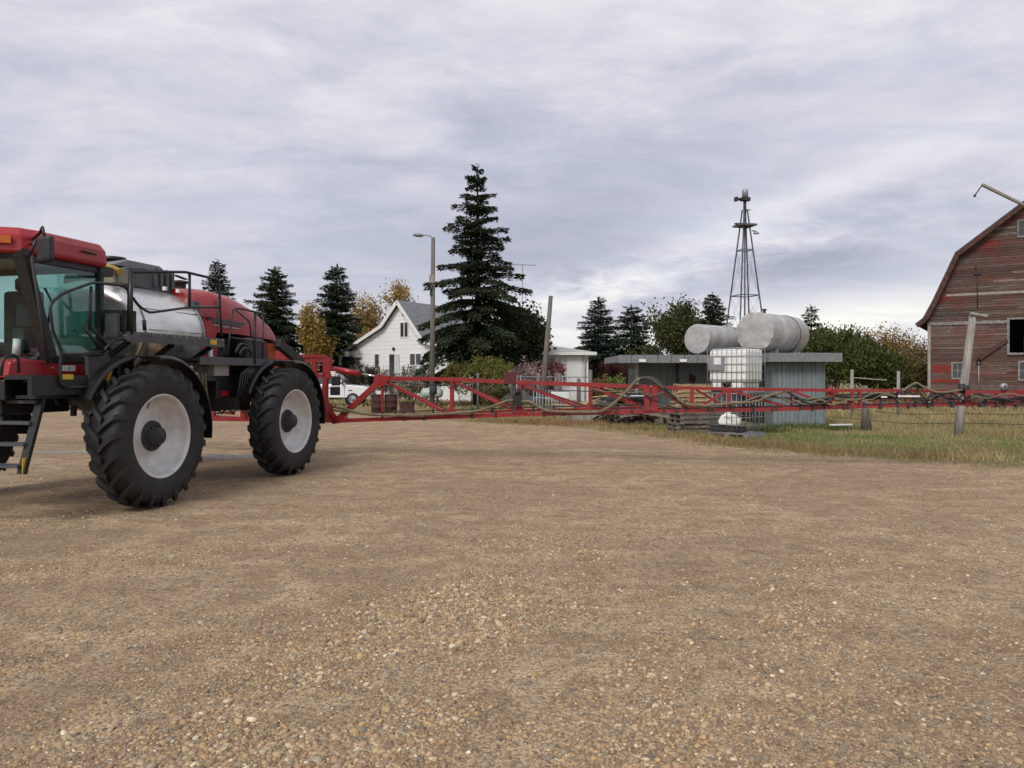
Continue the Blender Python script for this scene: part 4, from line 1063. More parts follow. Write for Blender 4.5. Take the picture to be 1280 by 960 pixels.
# garden fence behind boom : top rail, posts, wire mesh panel
g = empty('garden_fence', (gx(690, 37), 37, 0), 0, 'thin garden rail fence in front of the low white building', 'fence')
rb = MB(); rb.tube([Vector(at(645, 471, 37)), Vector(at(735, 471.5, 37))], .022, 6); rb.build('top_rail', M['galv'], g, world=True)
for px in (646, 651, 703):
    MB().tube([(gx(px, 37), 37, 0), (gx(px, 37), 37, 1.75)], .035, 6).build('post', M['galv'], g, world=True)
for px, t, lb in ((597.5, 466, 'dark wooden fence post between the yellow bushes'), (638, 463, 'rust red capped fence post left of the pink twiggy bush'), (673, 466, 'broad wooden fence post left of the leaning pole'), (699.5, 466, 'dark topped fence post right of the leaning pole'), (723.5, 473, 'dark fence post below the right side of the low white building'), (738, 462, 'dark square fence post at the right end of the garden rail')):
    fence_post(px, 36, t, lb, .10 if px != 597.5 else .06, 'pole', 'garden fence posts')
def mesh_panel():
    Y = 31; root = empty('wire_mesh_panel', (gx(696, Y), Y, 0), 0, 'pale blue wire mesh panel standing behind the boom below the leaning pole', 'wire panel')
    b = MB(); x0, x1 = gx(667, Y) - gx(696, Y), gx(709, Y) - gx(696, Y); z1 = 1.2
    n = 11
    for i in range(n + 1): x = x0 + (x1 - x0) * i / n; b.tube([(x, 0, .05), (x, 0, z1 - .1 * i / n)], .012, 4)
    for z in (.1, .45, .8, 1.12): b.tube([(x0, 0, z + .04), (x1, 0, z - .04)], .012, 4)
    b.build('mesh', mat('pale_blue_wire', (0.45, 0.55, 0.62), .5), root)
mesh_panel()
wb = empty('white_tub', (gx(700, 33), 33, 0), 0, 'white rectangular tub standing behind the wire mesh panel', 'tub')
MB().box((-.40, -.3, .70), (.40, .3, 1.05)).build('body', M['whiteplastic'], wb, bevel=.06)
MB().box((-.43, -.33, 1.05), (.43, .33, 1.09)).build('rim', M['whiteplastic'], wb, bevel=.02)

# ================================================================== DRUMS, PROPANE TANK, BOX
def drum(x, Y, label):
    root = empty('steel_drum', (x, Y, 0), 0, label, 'drum', 'rusty steel drums')
    b = MB(); R = .29; H = .86
    b.lathe([(0, .02), (0, R), (.27, R), (.285, R + .012), (.30, R), (.56, R), (.575, R + .012), (.59, R), (H - .02, R), (H, R + .01), (H, R - .02), (H - .03, R - .03), (H - .03, .02)], (0, 0, 0), (0, 0, 1), 24)
    b.build('shell', M['rust'], root)
    MB().lathe([(0, .03), (.02, .03), (.02, .005)], (.15, -.1, H - .03), (0, 0, 1), 8).build('bung', M['darkgrey'], root)
drum(gx(472, 35.2), 35.2, 'rusty red steel drum, left one of the pair behind the boom')
drum(gx(488.5, 35.4), 35.4, 'rusty red steel drum, right one of the touching pair behind the boom')
bx = empty('rusty_box', (gx(508.5, 34.5), 34.5, 0), 0, 'open rusty square metal box right of the two steel drums', 'box')
q = MB(); s_ = .29
q.box((-s_, -s_, .03), (s_, -s_ + .015, .52)); q.box((-s_, s_ - .015, .03), (s_, s_, .52)); q.box((-s_, -s_ + .015, .03), (-s_ + .015, s_ - .015, .52)); q.box((s_ - .015, -s_ + .015, .03), (s_, s_ - .015, .52)); q.box((-s_ + .015, -s_ + .015, .03), (s_ - .015, s_ - .015, .05))
q.build('sides', M['rust'], bx); 
rim = MB(); rim.box((-s_ - .01, -s_ - .01, .52), (s_ + .01, -s_ + .03, .54)).box((-s_ - .01, s_ - .03, .52), (s_ + .01, s_ + .01, .54)); rim.build('rim', M['rust'], bx)
pt = empty('propane_tank', (gx(540, 43), 43, 0), 0, 'pale green horizontal propane tank behind the boom near the lamp pole', 'propane tank')
MB().lathe([(-.62, .02), (-.60, .14), (-.52, .24), (-.4, .28), (.4, .28), (.52, .24), (.60, .14), (.62, .02)], (0, 0, .75), (1, 0, 0), 20).build('tank', M['greentank'], pt)
MB().lathe([(0, .1), (.1, .1), (.13, .05)], (0, 0, 1.0), (0, 0, 1), 12).build('dome', M['greentank'], pt)
for sx in (-.3, .3): MB().box((sx - .05, -.2, 0), (sx + .05, .2, .50)).build('leg', M['darkgrey'], pt)
ra = empty('white_board', (gx(1051, 24), 24, 0), radians(14), 'white plank lying on the green grass right of the shed', 'plank')
MB().box((-.38, -.06, .16), (.38, .06, .20)).build('plank', M['trim'], ra)

# ================================================================== IBC TOTES
def ibc():
    Y = 20.9; cx = gx(920, Y + .55)
    def cage(b, w, d, z0, z1, nx, ny, rows):
        for i in range(nx + 1):
            x = -w / 2 + w * i / nx
            for y in (-d / 2, d / 2): b.tube([(x, y, z0), (x, y, z1)], .010, 5)
        for i in range(1, ny):
            y = -d / 2 + d * i / ny
            for x in (-w / 2, w / 2): b.tube([(x, y, z0), (x, y, z1)], .010, 5)
        for k in range(rows + 1):
            z = z0 + (z1 - z0) * k / rows
            b.tube([(-w / 2, -d / 2, z), (w / 2, -d / 2, z), (w / 2, d / 2, z), (-w / 2, d / 2, z)], .011, 5, closed=True)
        for x in (-w / 4, w / 4): b.tube([(x, -d / 2, z1 + .01), (x, d / 2, z1 + .01)], .013, 5)
    rz = radians(-46)
    for lvl, (label, z) in enumerate((('lower bulk tote, mostly empty wire cage resting on the weeds', 0.0), ('upper bulk tote with a white plastic bottle in a wire cage', 1.24))):
        root = empty('bulk_tote', (cx, Y + .55, z), rz, label, 'bulk tote', 'stacked wire cage bulk totes')
        w, d = 1.2, 1.0
        p = MB()
        for x in (-.55, 0, .55): p.box((x - .06, -d / 2, .0), (x + .06, d / 2, .10))
        p.box((-w / 2, -d / 2, .10), (w / 2, d / 2, .13))
        p.build('pallet', M['galv'], root, bevel=.01)
        b = MB(); cage(b, w, d, .14, 1.22, 8, 6, 5); b.build('cage', M['galv'], root)
        if lvl:
            bt = MB(); bt.box((-.575, -.475, .28), (.575, .475, 1.20)); bt.build('bottle', M['whiteplastic'], root, bevel=.09)
            MB().box((-.5, -.46, .14), (-.2, .46, .27)).box((.1, -.46, .14), (.45, .46, .27)).build('bottle_foot', M['whiteplastic'], root, bevel=.02)
            pl = MB().box((-.56, -.525, .62), (-.06, -.512, 1.0)).build('plate', M['galv'], root)
            MB().box((-.38, -.529, .78), (-.16, -.526, .97)).build('paper_label', M['trim'], pl)
            MB().lathe([(0, .07), (.1, .07), (.1, .04), (.16, .04)], (.0, -.45, .22), (0, -1, 0), 12).build('valve', M['darkgrey'], root)
        else:
            MB().box((-.575, -.46, .14), (.2, .3, .34)).build('dark_liner', M['darkgrey'], root, bevel=.04)
    jug = empty('white_jug', (cx - .28, Y - .02, .40), radians(-20), 'crumpled white plastic jug lying inside the lower wire cage', 'jug')
    jug.location = (cx - .22, Y + .35, .35)
    MB().prism([(-.30, 0), (.26, 0), (.28, .16), (.12, .30), (-.10, .34), (-.24, .26), (-.32, .1)], lambda u, v: (u, -.16, v), lambda u, v: (u + .04, .16, v * .9)).build('body', M['whiteplastic'], jug, bevel=.05)
    MB().lathe([(0, .1), (.12, .05), (.16, .05)], (-.05, 0, .31), (-.3, 0, 1), 12).build('neck', M['whiteplastic'], jug)
ibc()

# ================================================================== PALLETS AND LUMBER
def pallet_proto(loc, rz, label, m, tint, grp):
    root = empty('pallet', loc, rz, label, 'pallet', grp)
    r = random.Random(str(label)); 
    t = MB(); t.col = tint
    for i in range(7):
        x = -.6 + i * .178; g = r.uniform(.7, 1.25); t.col = tuple(c * g for c in tint)
        if r.random() < .93: t.box((x, -.5, .115), (x + .1 + r.uniform(0, .04), .5, .135))
    t.build('deck', m, root, colattr=True)
    s = MB(); s.col = tint
    for y in (-.48, -.02, .44): s.box((-.6, y, .02), (.61, y + .045, .115))
    s.build('stringers', m, root, colattr=True)
    bb = MB(); bb.col = tint
    for x in (-.6, -.05, .5): bb.box((x, -.5, 0), (x + .1, .5, .02))
    bb.build('bottom_boards', m, root, colattr=True)
    return root
GREY = (1, 1, 1); NEW = (2.3, 1.9, 1.25)
r_ = random.Random(9)
def tilt(o, rx, ry): o.rotation_euler = (rx, ry, o.rotation_euler[2])
# grey stack near the tote
x0 = gx(864, 23.2)
first = pallet_proto((x0, 23.2, 0.0), radians(8), 'grey wooden pallet at the bottom of the stack left of the tote', M['wood_grey'], GREY, 'grey pallets left of the bulk totes')
names = ['second from the bottom', 'third from the bottom', 'fourth from the bottom', 'top one']
for i, nm in enumerate(names):
    copy_tree(first, (x0 + r_.uniform(-.08, .08), 23.2 + r_.uniform(-.08, .08), .14 * (i + 1)), radians(8 + r_.uniform(-6, 6)), label='grey wooden pallet, %s, in the stack left of the tote' % nm)
# bright stack behind, to the left of upper tote
x1 = gx(868, 24.6)
nf = pallet_proto((x1, 24.9, 0.0), radians(-4), 'fresh yellow wood pallet at the bottom of the bright stack before the shed', M['wood_grey'], NEW, 'fresh yellow pallets before the shed')
for i in range(9):
    nm = ['second', 'third', 'fourth', 'fifth', 'sixth', 'seventh', 'eighth', 'ninth', 'top'][i]
    copy_tree(nf, (x1 + r_.uniform(-.05, .05), 24.9 + r_.uniform(-.05, .05), .145 * (i + 1)), radians(-4 + r_.uniform(-4, 4)), label='fresh yellow wood pallet, %s from the bottom in the bright stack' % nm if nm != 'top' else 'fresh yellow wood pallet on top of the bright stack by the tote')
# fallen fan of grey pallets, left
fan = [(772, 27.0, .18, 20, -16, 4, 'tilted grey pallet at the front left of the scrap wood heap'), (792, 26.6, .20, 12, -14, -6, 'tilted grey pallet in the front middle of the scrap wood heap'), (815, 26.4, .22, -14, -13, 9, 'tilted grey pallet at the front right of the scrap wood heap'),
       (783, 28.0, .42, 5, -4, 3, 'flat grey pallet in the middle of the scrap wood heap'), (808, 28.2, .50, 40, 4, -5, 'grey pallet turned askew on the right of the scrap wood heap'), (770, 28.4, .62, -8, 3, 5, 'grey pallet on the upper left of the scrap wood heap')]
for k, (px, Y, z, rz, rx, ry, lb) in enumerate(fan):
    o = copy_tree(first, (gx(px, Y), Y, z), radians(rz), label=lb, scale=(1.15, 1.3, 1)); o['group'] = 'pallets of the scrap wood heap'
    tilt(o, radians(rx), radians(ry))
def board(px, Y, z, rz, L, m, label, w=.14, tl=0, grp='loose boards on the scrap wood heap'):
    b = MB().box((-L / 2, -w / 2, 0), (L / 2, w / 2, .035)); o = b.build('board', M[m], bevel=.004)
    o.location = (gx(px, Y), Y, z); o.rotation_euler = (0, radians(tl), radians(rz)); tag(o, label, 'board', grp)
bl = [(690, 29, .42, 6, 1.6, 'fresh board lying at the left end of the heap behind the wire panel'), (715, 29.3, .56, -4, 1.5, 'fresh board at the left end of the heap, second from the left'), (735, 29, .60, 14, 1.4, 'fresh board leaning over the left of the heap'), (762, 28.6, .98, -10, 1.5, 'fresh pale board high on the middle of the heap'), (775, 28.5, 1.10, 22, 1.3, 'short fresh board crossing on top of the heap'), (790, 28.8, 1.05, -28, 1.5, 'fresh board slanting down to the right on the heap'), (800, 28.3, .95, 8, 1.2, 'fresh board under the black hose arch'), (748, 28.8, .82, 30, 1.4, 'fresh board slanting up at the left of the heap')]
for i, (px, Y, z, rz, L, lb) in enumerate(bl): board(px, Y, z, rz, L, 'wood_new', lb, tl=[-4, 3, 9, -8, 12, -10, 4, -14][i], w=.16)
for i, (px, Y, z, rz, lb) in enumerate([(700, 29.6, .30, 2, 'grey board low on the left of the heap'), (758, 29.5, .72, -3, 'grey board in the middle layers of the heap'), (790, 29.3, .80, 9, 'grey board at the back of the heap under the hose'), (815, 29.1, .66, -5, 'grey board at the right back of the heap'), (735, 28.2, .25, 4, 'grey board low in the middle left of the heap')]): board(px, Y, z, rz, 2.0, 'wood_old', lb, tl=[2, -3, 4, -5, 2][i])
board(795, 27.3, .98, 3, .95, 'trim', 'white painted board lying across the heap below the hose', .2, 0)
heap = MB(); 
heap.box((gx(715, 29), 28.6, 0), (gx(825, 29), 30.2, .42)); o = heap.build('lumber_stack', M['wood_old'], bevel=.02); tag(o, 'low dark stack of old lumber under the scrap boards', 'lumber stack')
rm = MB().tube([Vector(at(750, 512, 29)) + Vector((0, 0, .3)), Vector(at(765, 500, 28.2)), Vector(at(795, 496, 28)), Vector(at(812, 505, 28))], .16, 10)
tag(rm.build('black_pipe', M['blackhose']), 'black plastic pipe lying on the scrap wood heap', 'pipe')

# ================================================================== PICKUP
def pickup():
    Y = 44; x = gx(466, Y)
    root = empty('pickup_truck', (x, Y, 0), 0, 'white pickup truck parked on the grass behind the red boom', 'pickup truck')
    # local: x=0 front bumper, negative to the rear; near side y = -0.95
    W = .95
    side = [(-.05, .48), (0, .62), (-.02, .98), (-.30, 1.10), (-1.35, 1.20), (-1.45, 1.22), (-3.15, 1.22), (-3.2, 1.22), (-5.55, 1.25), (-5.6, .55), (-5.2, .48)]
    b = MB(); b.prism([(u, v) for u, v in side], lambda u, v: (u, -W, v), lambda u, v: (u, W, v)); b.build('body', M['whitepaint'], root, bevel=.04)
    cab = [(-1.35, 1.20), (-1.95, 1.78), (-2.15, 1.85), (-3.0, 1.85), (-3.15, 1.75), (-3.22, 1.20)]
    b = MB(); b.prism(cab, lambda u, v: (u, -W + .10 + (v - 1.2) * .22, v), lambda u, v: (u, W - .10 - (v - 1.2) * .22, v)); b.build('cab', M['whitepaint'], root, bevel=.03)
    def sidewin(pts, y=-W + .09):
        b = MB(); b.prism(pts, lambda u, v: (u, y + (v - 1.2) * .22 - .008, v), lambda u, v: (u, y + (v - 1.2) * .22 + .01, v)); return b
    sidewin([(-1.52, 1.26), (-1.98, 1.70), (-2.42, 1.74), (-2.42, 1.26)]).build('window', M['pane'], root)
    sidewin([(-2.50, 1.26), (-2.50, 1.74), (-3.0, 1.74), (-3.1, 1.26)]).build('window', M['pane'], root)
    MB().prism([(-1.37, 1.25), (-1.93, 1.76)], lambda u, v: (u + .02, -W + .2, v), lambda u, v: (u + .02, W - .2, v))
    ws = MB(); ws.quad((-1.36, -.78, 1.24), (-1.36, .78, 1.24), (-1.91, .68, 1.77), (-1.91, -.68, 1.77)); ws2 = MB(); ws2.add([(p[0] + .015, p[1], p[2] + .015) for p in ws.v] , ws.f); ws2.build('windshield', M['pane'], root)
    for wx in (-.95, -4.55):
        a = MB(); a.lathe([(0, .44), (.06, .44), (.06, .02)], (wx, -W - .005, .42), (0, 1, 0), 24); a.build('wheel_arch', M['darkhole'], root)
        for sy in (-1, 1):
            wh = MB(); wh.lathe([(-.11, .2), (-.12, .34), (-.08, .39), (.08, .39), (.12, .34), (.11, .2)], (wx, sy * (W - .10), .39), (0, 1, 0), 24); wo = wh.build('wheel', M['rubber'], root)
            r2 = MB(); r2.lathe([(0, .22), (-.02, .2), (.05, .17), (.03, .04), (-.01, .03), (-.01, .005)], (wx, sy * (W - .10) + (-.12 if sy < 0 else .07), .39), (0, 1, 0), 20); r2.build('rim', M['galv'], wo)
    MB().box((-.03, -W + .05, .5), (.06, W - .05, .68)).build('bumper', M['galv'], root, bevel=.02)
    MB().box((-.16, -W - .006, .82), (.012, -W + .22, .97)).build('headlight', M['glass'], root)
    MB().box((-.0, -.55, .75), (.02, .55, .95)).build('grille', M['darkgrey'], root)
    MB().box((-1.45, -W - .22, 1.18), (-1.52, -W - .02, 1.45)).build('mirror', M['darkgrey'], root, bevel=.02)
    MB().box((-2.35, -W - .012, 1.0), (-2.22, -W, 1.04)).build('door_handle', M['darkgrey'], root)
    MB().box((-1.20, -W - .006, .86), (-.98, -W, .92)).build('badge', M['darkgrey'], root)
    ln = MB()
    for xx in (-1.42, -2.46, -3.22): ln.box((xx - .008, -W - .003, .56), (xx + .008, -W + .01, 1.2))
    ln.build('door_seam', M['darkgrey'], root)
    MB().box((-3.25, -W + .1, 1.252), (-5.5, W - .1, 1.262)).build('bed_cover', M['darkgrey'], root)
    MB().box((-5.61, -W + .02, .8), (-5.58, -W + .2, 1.15)).build('tail_light', M['red'], root)
pickup()
# ================================================================== SPRAYER
OX, OY = -5.41, 13.76
HX, HY = -0.235, -0.972
spr = empty('field_sprayer', (OX, OY, 0), atan2(HY, HX), 'large red self propelled field sprayer with tall tyres and unfolded red booms', 'sprayer')
def SY(px, py, ly):
    t = (px - 640) / F
    lx = (t * (OY + HX * ly) - OX + HY * ly) / (HX - HY * t)
    Y = OY + HY * lx + HX * ly
    return Vector((lx, ly, EYE - (py - 470) / F * Y))
def SX(px, py, lx):
    t = (px - 640) / F
    ly = (t * (OY + HY * lx) - OX - HX * lx) / (-HY - HX * t)
    Y = OY + HY * lx + HX * ly
    return Vector((lx, ly, EYE - (py - 470) / F * Y))

# ---- wheel
def make_wheel(lx, sgn):
    cy = 1.60 * sgn; R = .925; ax = Vector((0, sgn, 0)); c = Vector((lx, cy, R))
    rim = MB()
    def sc_(pr, ka, kr): return [(t * ka, r_ * kr) for t, r_ in pr]
    rim.lathe(sc_([(-.20, .555), (.17, .545), (.205, .558), (.222, .575), (.226, .566), (.212, .545), (.17, .53), (.13, .522), (.10, .505), (.085, .50), (.07, .485), (-.02, .45), (-.075, .38), (-.085, .31), (-.06, .25), (.0, .205), (.03, .18), (.03, .01)], .84, .95), c, ax, 56)
    w = rim.build('wheel', M['rim'], spr)
    t = MB()
    t.lathe(sc_([(-.21, .53), (-.245, .62), (-.262, .70), (-.25, .79), (-.225, .845), (-.17, .868), (0, .875), (.17, .868), (.225, .845), (.25, .79), (.262, .70), (.245, .62), (.232, .575), (.215, .535)], .84, .99), c, ax, 72)
    n = 23
    for side in (-1, 1):
        for k in range(n):
            th0 = 2 * pi * (k + (0.5 if side > 0 else 0)) / n
            path = [(-.015, .0, .872, .922), (.07, .075, .872, .927), (.14, .135, .866, .925), (.205, .185, .845, .915), (.247, .205, .805, .868), (.262, .215, .765, .785)]
            vs = []
            for (y, sh, r0, r1) in path:
                for (rr, wd) in ((r0 - .012, .048), (r1, .032)):
                    for s in (-1, 1):
                        th = th0 + sh + s * wd / .9
                        vs.append(c + Vector((cos(th) * rr * .995, y * side * .84, sin(th) * rr * .995)))
            fs = []
            for i in range(len(path) - 1):
                a = i * 4; b = a + 4
                fs += [(a, b, b + 2, a + 2), (a + 2, b + 2, b + 3, a + 3), (a + 3, b + 3, b + 1, a + 1)]
            fs += [(0, 2, 3, 1), (len(vs) - 4, len(vs) - 3, len(vs) - 1, len(vs) - 2)]
            if side < 0: fs = [f[::-1] for f in fs]
            t.add(vs, fs)
    t.build('tyre', M['rubber'], w)
    h = MB()
    h.lathe([(.012, .20), (.03, .198), (.032, .165), (.05, .165), (.055, .118), (.14, .112), (.155, .098), (.16, .04), (.17, .035), (.17, .003)], c, ax, 28)
    for k in range(12):
        a = 2 * pi * k / 12
        h.lathe([(0, .019), (.035, .019), (.036, .002)], c + Vector((cos(a) * .14, .045 * sgn, sin(a) * .14)), ax, 6, False)
    h.build('hub', M['darkgrey'], w)
    # dirt streak / valve
    v = MB(); v.tube([c + Vector((.10, .03 * sgn, .36)), c + Vector((.13, .06 * sgn, .39)), c + Vector((.15, .09 * sgn, .43))], .008, 5); v.build('valve_stem', M['darkgrey'], w)
WF, WR = 3.52, 0.146
for lx in (WF, WR):
    for s in (1, -1):
        make_wheel(lx, s)
        # fender
        f = MB(); c = (lx, .925)
        def strip(a0, a1, n, ya, yb, lip):
            vs = []; fs = []
            for i in range(n + 1):
                a = a0 + (a1 - a0) * i / n; r0 = .985 + .045 * sin(min(1, (a - radians(25)) / radians(160)) * pi)
                for (y, r) in ((ya, r0), (yb, r0), (yb + lip, r0 - .035), (yb + lip, r0 - .02), (yb, r0 + .015), (ya, r0 + .015)):
                    vs.append((c[0] + cos(a) * r, y * s, c[1] + sin(a) * r))
            for i in range(n):
                for k in range(6): fs.append((i * 6 + k, i * 6 + (k + 1) % 6, (i + 1) * 6 + (k + 1) % 6, (i + 1) * 6 + k))
            fs += [tuple(range(6)), tuple(range(n * 6, n * 6 + 6))[::-1]]
            f.add(vs, fs)
        strip(radians(30), radians(84), 12, 1.24, 1.42, .02); strip(radians(84), radians(186), 18, 1.30, 1.80, .03)
        f.build('fender', M['black'], spr)
        # leg: final drive, strut, air bag
        l = MB(); l.tube([(lx, 1.22 * s, .925), (lx, 1.50 * s, .925)], [.16, .19], 16)
        l.box((lx - .12, 1.12 * s - .06, .80), (lx + .12, 1.12 * s + .12, 1.95)) if s > 0 else l.box((lx - .12, -1.24, .80), (lx + .12, -1.06, 1.95))
        l.tube([(lx + .2, 1.14 * s, 1.25), (lx + .2, 1.14 * s, 1.9)], .045, 8)
        l.bar((lx, 1.1 * s, 1.75), (lx, .4 * s, 1.55), .2, .16)
        l.build('leg', M['black'], spr)
        # hoses to the hub
        hz = MB()
        for q in range(4):
            hz.tube([(lx - .2 - .05 * q, 1.0 * s, 1.85), (lx + .25 + .04 * q, 1.05 * s, 1.7 - .1 * q), (lx + .3 + .03 * q, 1.16 * s, 1.3), (lx + .12, 1.2 * s, .98)], .018, 6)
        hz.build('hydraulic_hose', M['blackhose'], spr)

# ---- chassis
fr = MB()
for s in (-1, 1): fr.box((-2.5, .40 * s - .07, 1.40), (4.5, .40 * s + .07, 1.66))
for x in (-2.3, -.6, 1.2, 2.5, 4.3): fr.box((x - .08, -.34, 1.43), (x + .08, .34, 1.62))
fr.build('chassis_frame', M['black'], spr, bevel=.01)

# ---- cab
cab = MB()
A = SY(62, 450, .88); B_ = SY(31, 309, .88); zt = 3.17; zb = 1.90
fx0, fx1 = 4.42, 4.80       # front at bottom / top
rx0, rx1 = 3.62, 3.58
cb = MB()
for s in (1, -1):
    y0, y1 = .90 * s, .86 * s
    cb.bar((fx0, y0, zb), (fx1, y1, zt), .11, .16)
    cb.bar((rx0, y0, 1.8), (rx1, y1, zt), .07, .10)
    cb.bar((rx0, y0, zb), (fx0, y0, zb), .06, .10)
    cb.bar((rx1, y1, zt - .06), (fx1, y1, zt - .06), .05, .14)
cb.bar((rx0, -.9, zb), (rx0, .9, zb), .08, .1); cb.bar((rx1, -.86, zt - .05), (rx1, .86, zt - .05), .08, .12)
cb.bar((fx0, -.9, zb), (fx0, .9, zb), .08, .08); cb.bar((fx1, -.86, zt - .05), (fx1, .86, zt - .05), .08, .1)
cabo = cb.build('cab', M['black'], spr, bevel=.015)
for s in (1, -1):
    g = MB(); g.prism([(rx0 + .05, zb + .05), (fx0 - .04, zb + .05), (fx1 - .05, zt - .12), (rx1 + .05, zt - .12)], lambda u, v: (u, (.905 - (v - zb) * .03) * s, v), lambda u, v: (u, (.897 - (v - zb) * .03) * s, v))
    g.build('side_window', M['glass'], cabo)
g = MB(); vs = []
for i in range(9):
    y = -.84 + 1.68 * i / 8; bow = .14 * (1 - (y / .84) ** 2)
    vs += [(fx0 + .02 + bow, y, zb + .03), (fx1 + .0 + bow, y, zt - .1)]
g.add(vs, [(2 * i, 2 * i + 2, 2 * i + 3, 2 * i + 1) for i in range(8)], True); g.build('windshield', M['glass'], cabo)
MB().quad((rx0, -.84, zb + .3), (rx0, .84, zb + .3), (rx1, .80, zt - .1), (rx1, -.80, zt - .1)).build('rear_window', M['glass'], cabo)
# roof
rf = MB(); pl = [(3.46, -.80), (3.46, .80), (3.55, .96), (4.62, .98), (4.84, .92), (5.06, .55), (5.12, 0), (5.06, -.55), (4.84, -.92), (4.62, -.98), (3.55, -.96)]
def rs(k, z, dz=0): return [(4.3 + (x - 4.3) * k, y * k, z + (dz * (x - 3.46))) for x, y in pl]
lay = [rs(.97, 3.12), rs(1.0, 3.16), rs(.985, 3.33, .0), rs(.93, 3.42, .0), rs(.6, 3.46, 0)]
vs = [p for l in lay for p in l]; n = len(pl); fs = [tuple(range(n))[::-1], tuple(range(4 * n, 5 * n))]
for i in range(4):
    for k in range(n): fs.append((i * n + k, i * n + (k + 1) % n, (i + 1) * n + (k + 1) % n, (i + 1) * n + k))
rf.add(vs, fs); ro = rf.build('roof', M['red'], cabo, bevel=.02)
for s in (1, -1):
    MB().box((4.965, .745 * s - .13, 3.22), (4.99, .745 * s + .13, 3.31), rz=.53 * s).build('marker_light', M['orange'], ro)
for y in (-.35, 0.0, .35): MB().lathe([(0, .07), (.03, .07), (.035, .01)], (5.06, y, 3.25), (1, 0, 0), 14).build('work_light', M['galv'], ro)
MB().box((3.40, .55, 3.02), (3.62, .92, 3.14)).build('rear_work_light', M['darkgrey'], ro)
MB().tube([(3.75, .965, 3.27), (4.0, .985, 3.27)], .012, 6).build('roof_latch', M['black'], ro)
# interior
MB().box((3.95, -.28, 1.95), (4.35, .28, 2.12)).box((3.84, -.27, 2.05), (3.98, .27, 2.80)).box((3.84, -.15, 2.8), (3.93, .15, 2.98)).build('seat', M['seat'], cabo, bevel=.05)
MB().tube([(4.75, 0, 1.9), (4.55, 0, 2.3)], .05, 8).tube([(4.55 + .06 * sin(a), .19 * cos(a), 2.32 + .19 * sin(a)) for a in [2 * pi * k / 16 for k in range(16)]], .016, 6, closed=True).build('steering_wheel', M['seat'], cabo)
MB().box((3.95, .32, 2.0), (4.4, .50, 2.28)).box((4.35, .38, 2.3), (4.40, .62, 2.58)).build('armrest_console', M['seat'], cabo, bevel=.02)
MB().box((3.66, -.8, 1.9), (4.5, .8, 1.93)).build('cab_floor', M['seat'], cabo)
MB().tube([(4.6, -.3, 1.93), (4.6, -.3, 2.05)], .06, 10).tube([(4.62, .62, 1.93), (4.60, .62, 2.14)], .045, 10).build('water_bottle', M['greentank'], cabo)
MB().tube([(4.50, .93, 2.15), (4.46, .97, 2.6), (4.52, .93, 2.75)], .014, 6).build('door_handle', M['black'], cabo)
# nose and under-cab
ns = MB(); ns.prism([(3.66, 1.72), (3.66, 1.87), (4.42, 1.87), (4.75, 1.90), (4.98, 1.86), (5.02, 1.68), (4.70, 1.66), (4.2, 1.70)], lambda u, v: (u, -.92, v), lambda u, v: (u, .92, v)); ns.build('nose_panel', M['red'], spr, bevel=.02)
uc = MB(); uc.box((3.5, -.86, 1.42), (5.0, .86, 1.66)); uc.box((3.9, -.7, 1.25), (4.9, .7, 1.42)); uc.build('under_cab_frame', M['black'], spr, bevel=.015)
# side step platform by the door and grey side bracket
dk = MB(); a = SY(52, 468, 1.28); b = SY(118, 470, 1.28)
dk.box((b.x, .92, 1.66), (a.x + .15, 1.30, 1.71)); dk.box((b.x, 1.24, 1.48), (a.x + .15, 1.30, 1.66)); dk.box((b.x, .92, 1.44), (a.x, 1.2, 1.48))
dk.build('cab_platform', M['black'], spr)
sp = MB(); q = [SY(110, 440, 1.32), SY(133, 438, 1.32), SY(140, 452, 1.32), SY(131, 478, 1.32), SY(126, 492, 1.32), SY(112, 491, 1.32)]
sp.prism([(p.x, p.z) for p in q], lambda u, v: (u, 1.27, v), lambda u, v: (u, 1.32, v)); spo = sp.build('side_bracket', M['darkgrey'], spr)
yl = MB(); p0 = SY(133, 475, 1.34); p1 = SY(139.5, 455, 1.34); yl.bar(p0, p1, .05, .05); yl.build('reflector_strip', M['yellow'], spr)
p0 = SY(75, 471, 1.31); p1 = SY(92, 471, 1.31); MB().box((p1.x, 1.303, p0.z - .03), (p0.x, 1.309, p0.z + .03)).build('reflector_strip', M['yellow'], spr)
MB().bar(SY(92, 507, 1.15), SY(92, 520, 1.15), .05).build('hanging_pin', M['black'], spr)

# ladder
top = 4.67; bot = 5.02; zl0, zl1 = 1.70, .60
for y in (1.12, .62):
    l = MB(); l.bar((top, y, zl0), (bot, y, zl1), .045, .10); l.build('ladder_rail', M['black'], spr)
for k in range(5):
    t = (k + .25) / 4.6; x = top + (bot - top) * t; z = zl0 + (zl1 - zl0) * t
    MB().box((x - .07, .64, z - .018), (x + .07, 1.10, z + .018)).build('ladder_step', M['grey'], spr)
MB().box((bot - .06, 1.145, .60), (bot + .02, 1.152, .78)).build('reflector_strip', M['yellow'], spr)
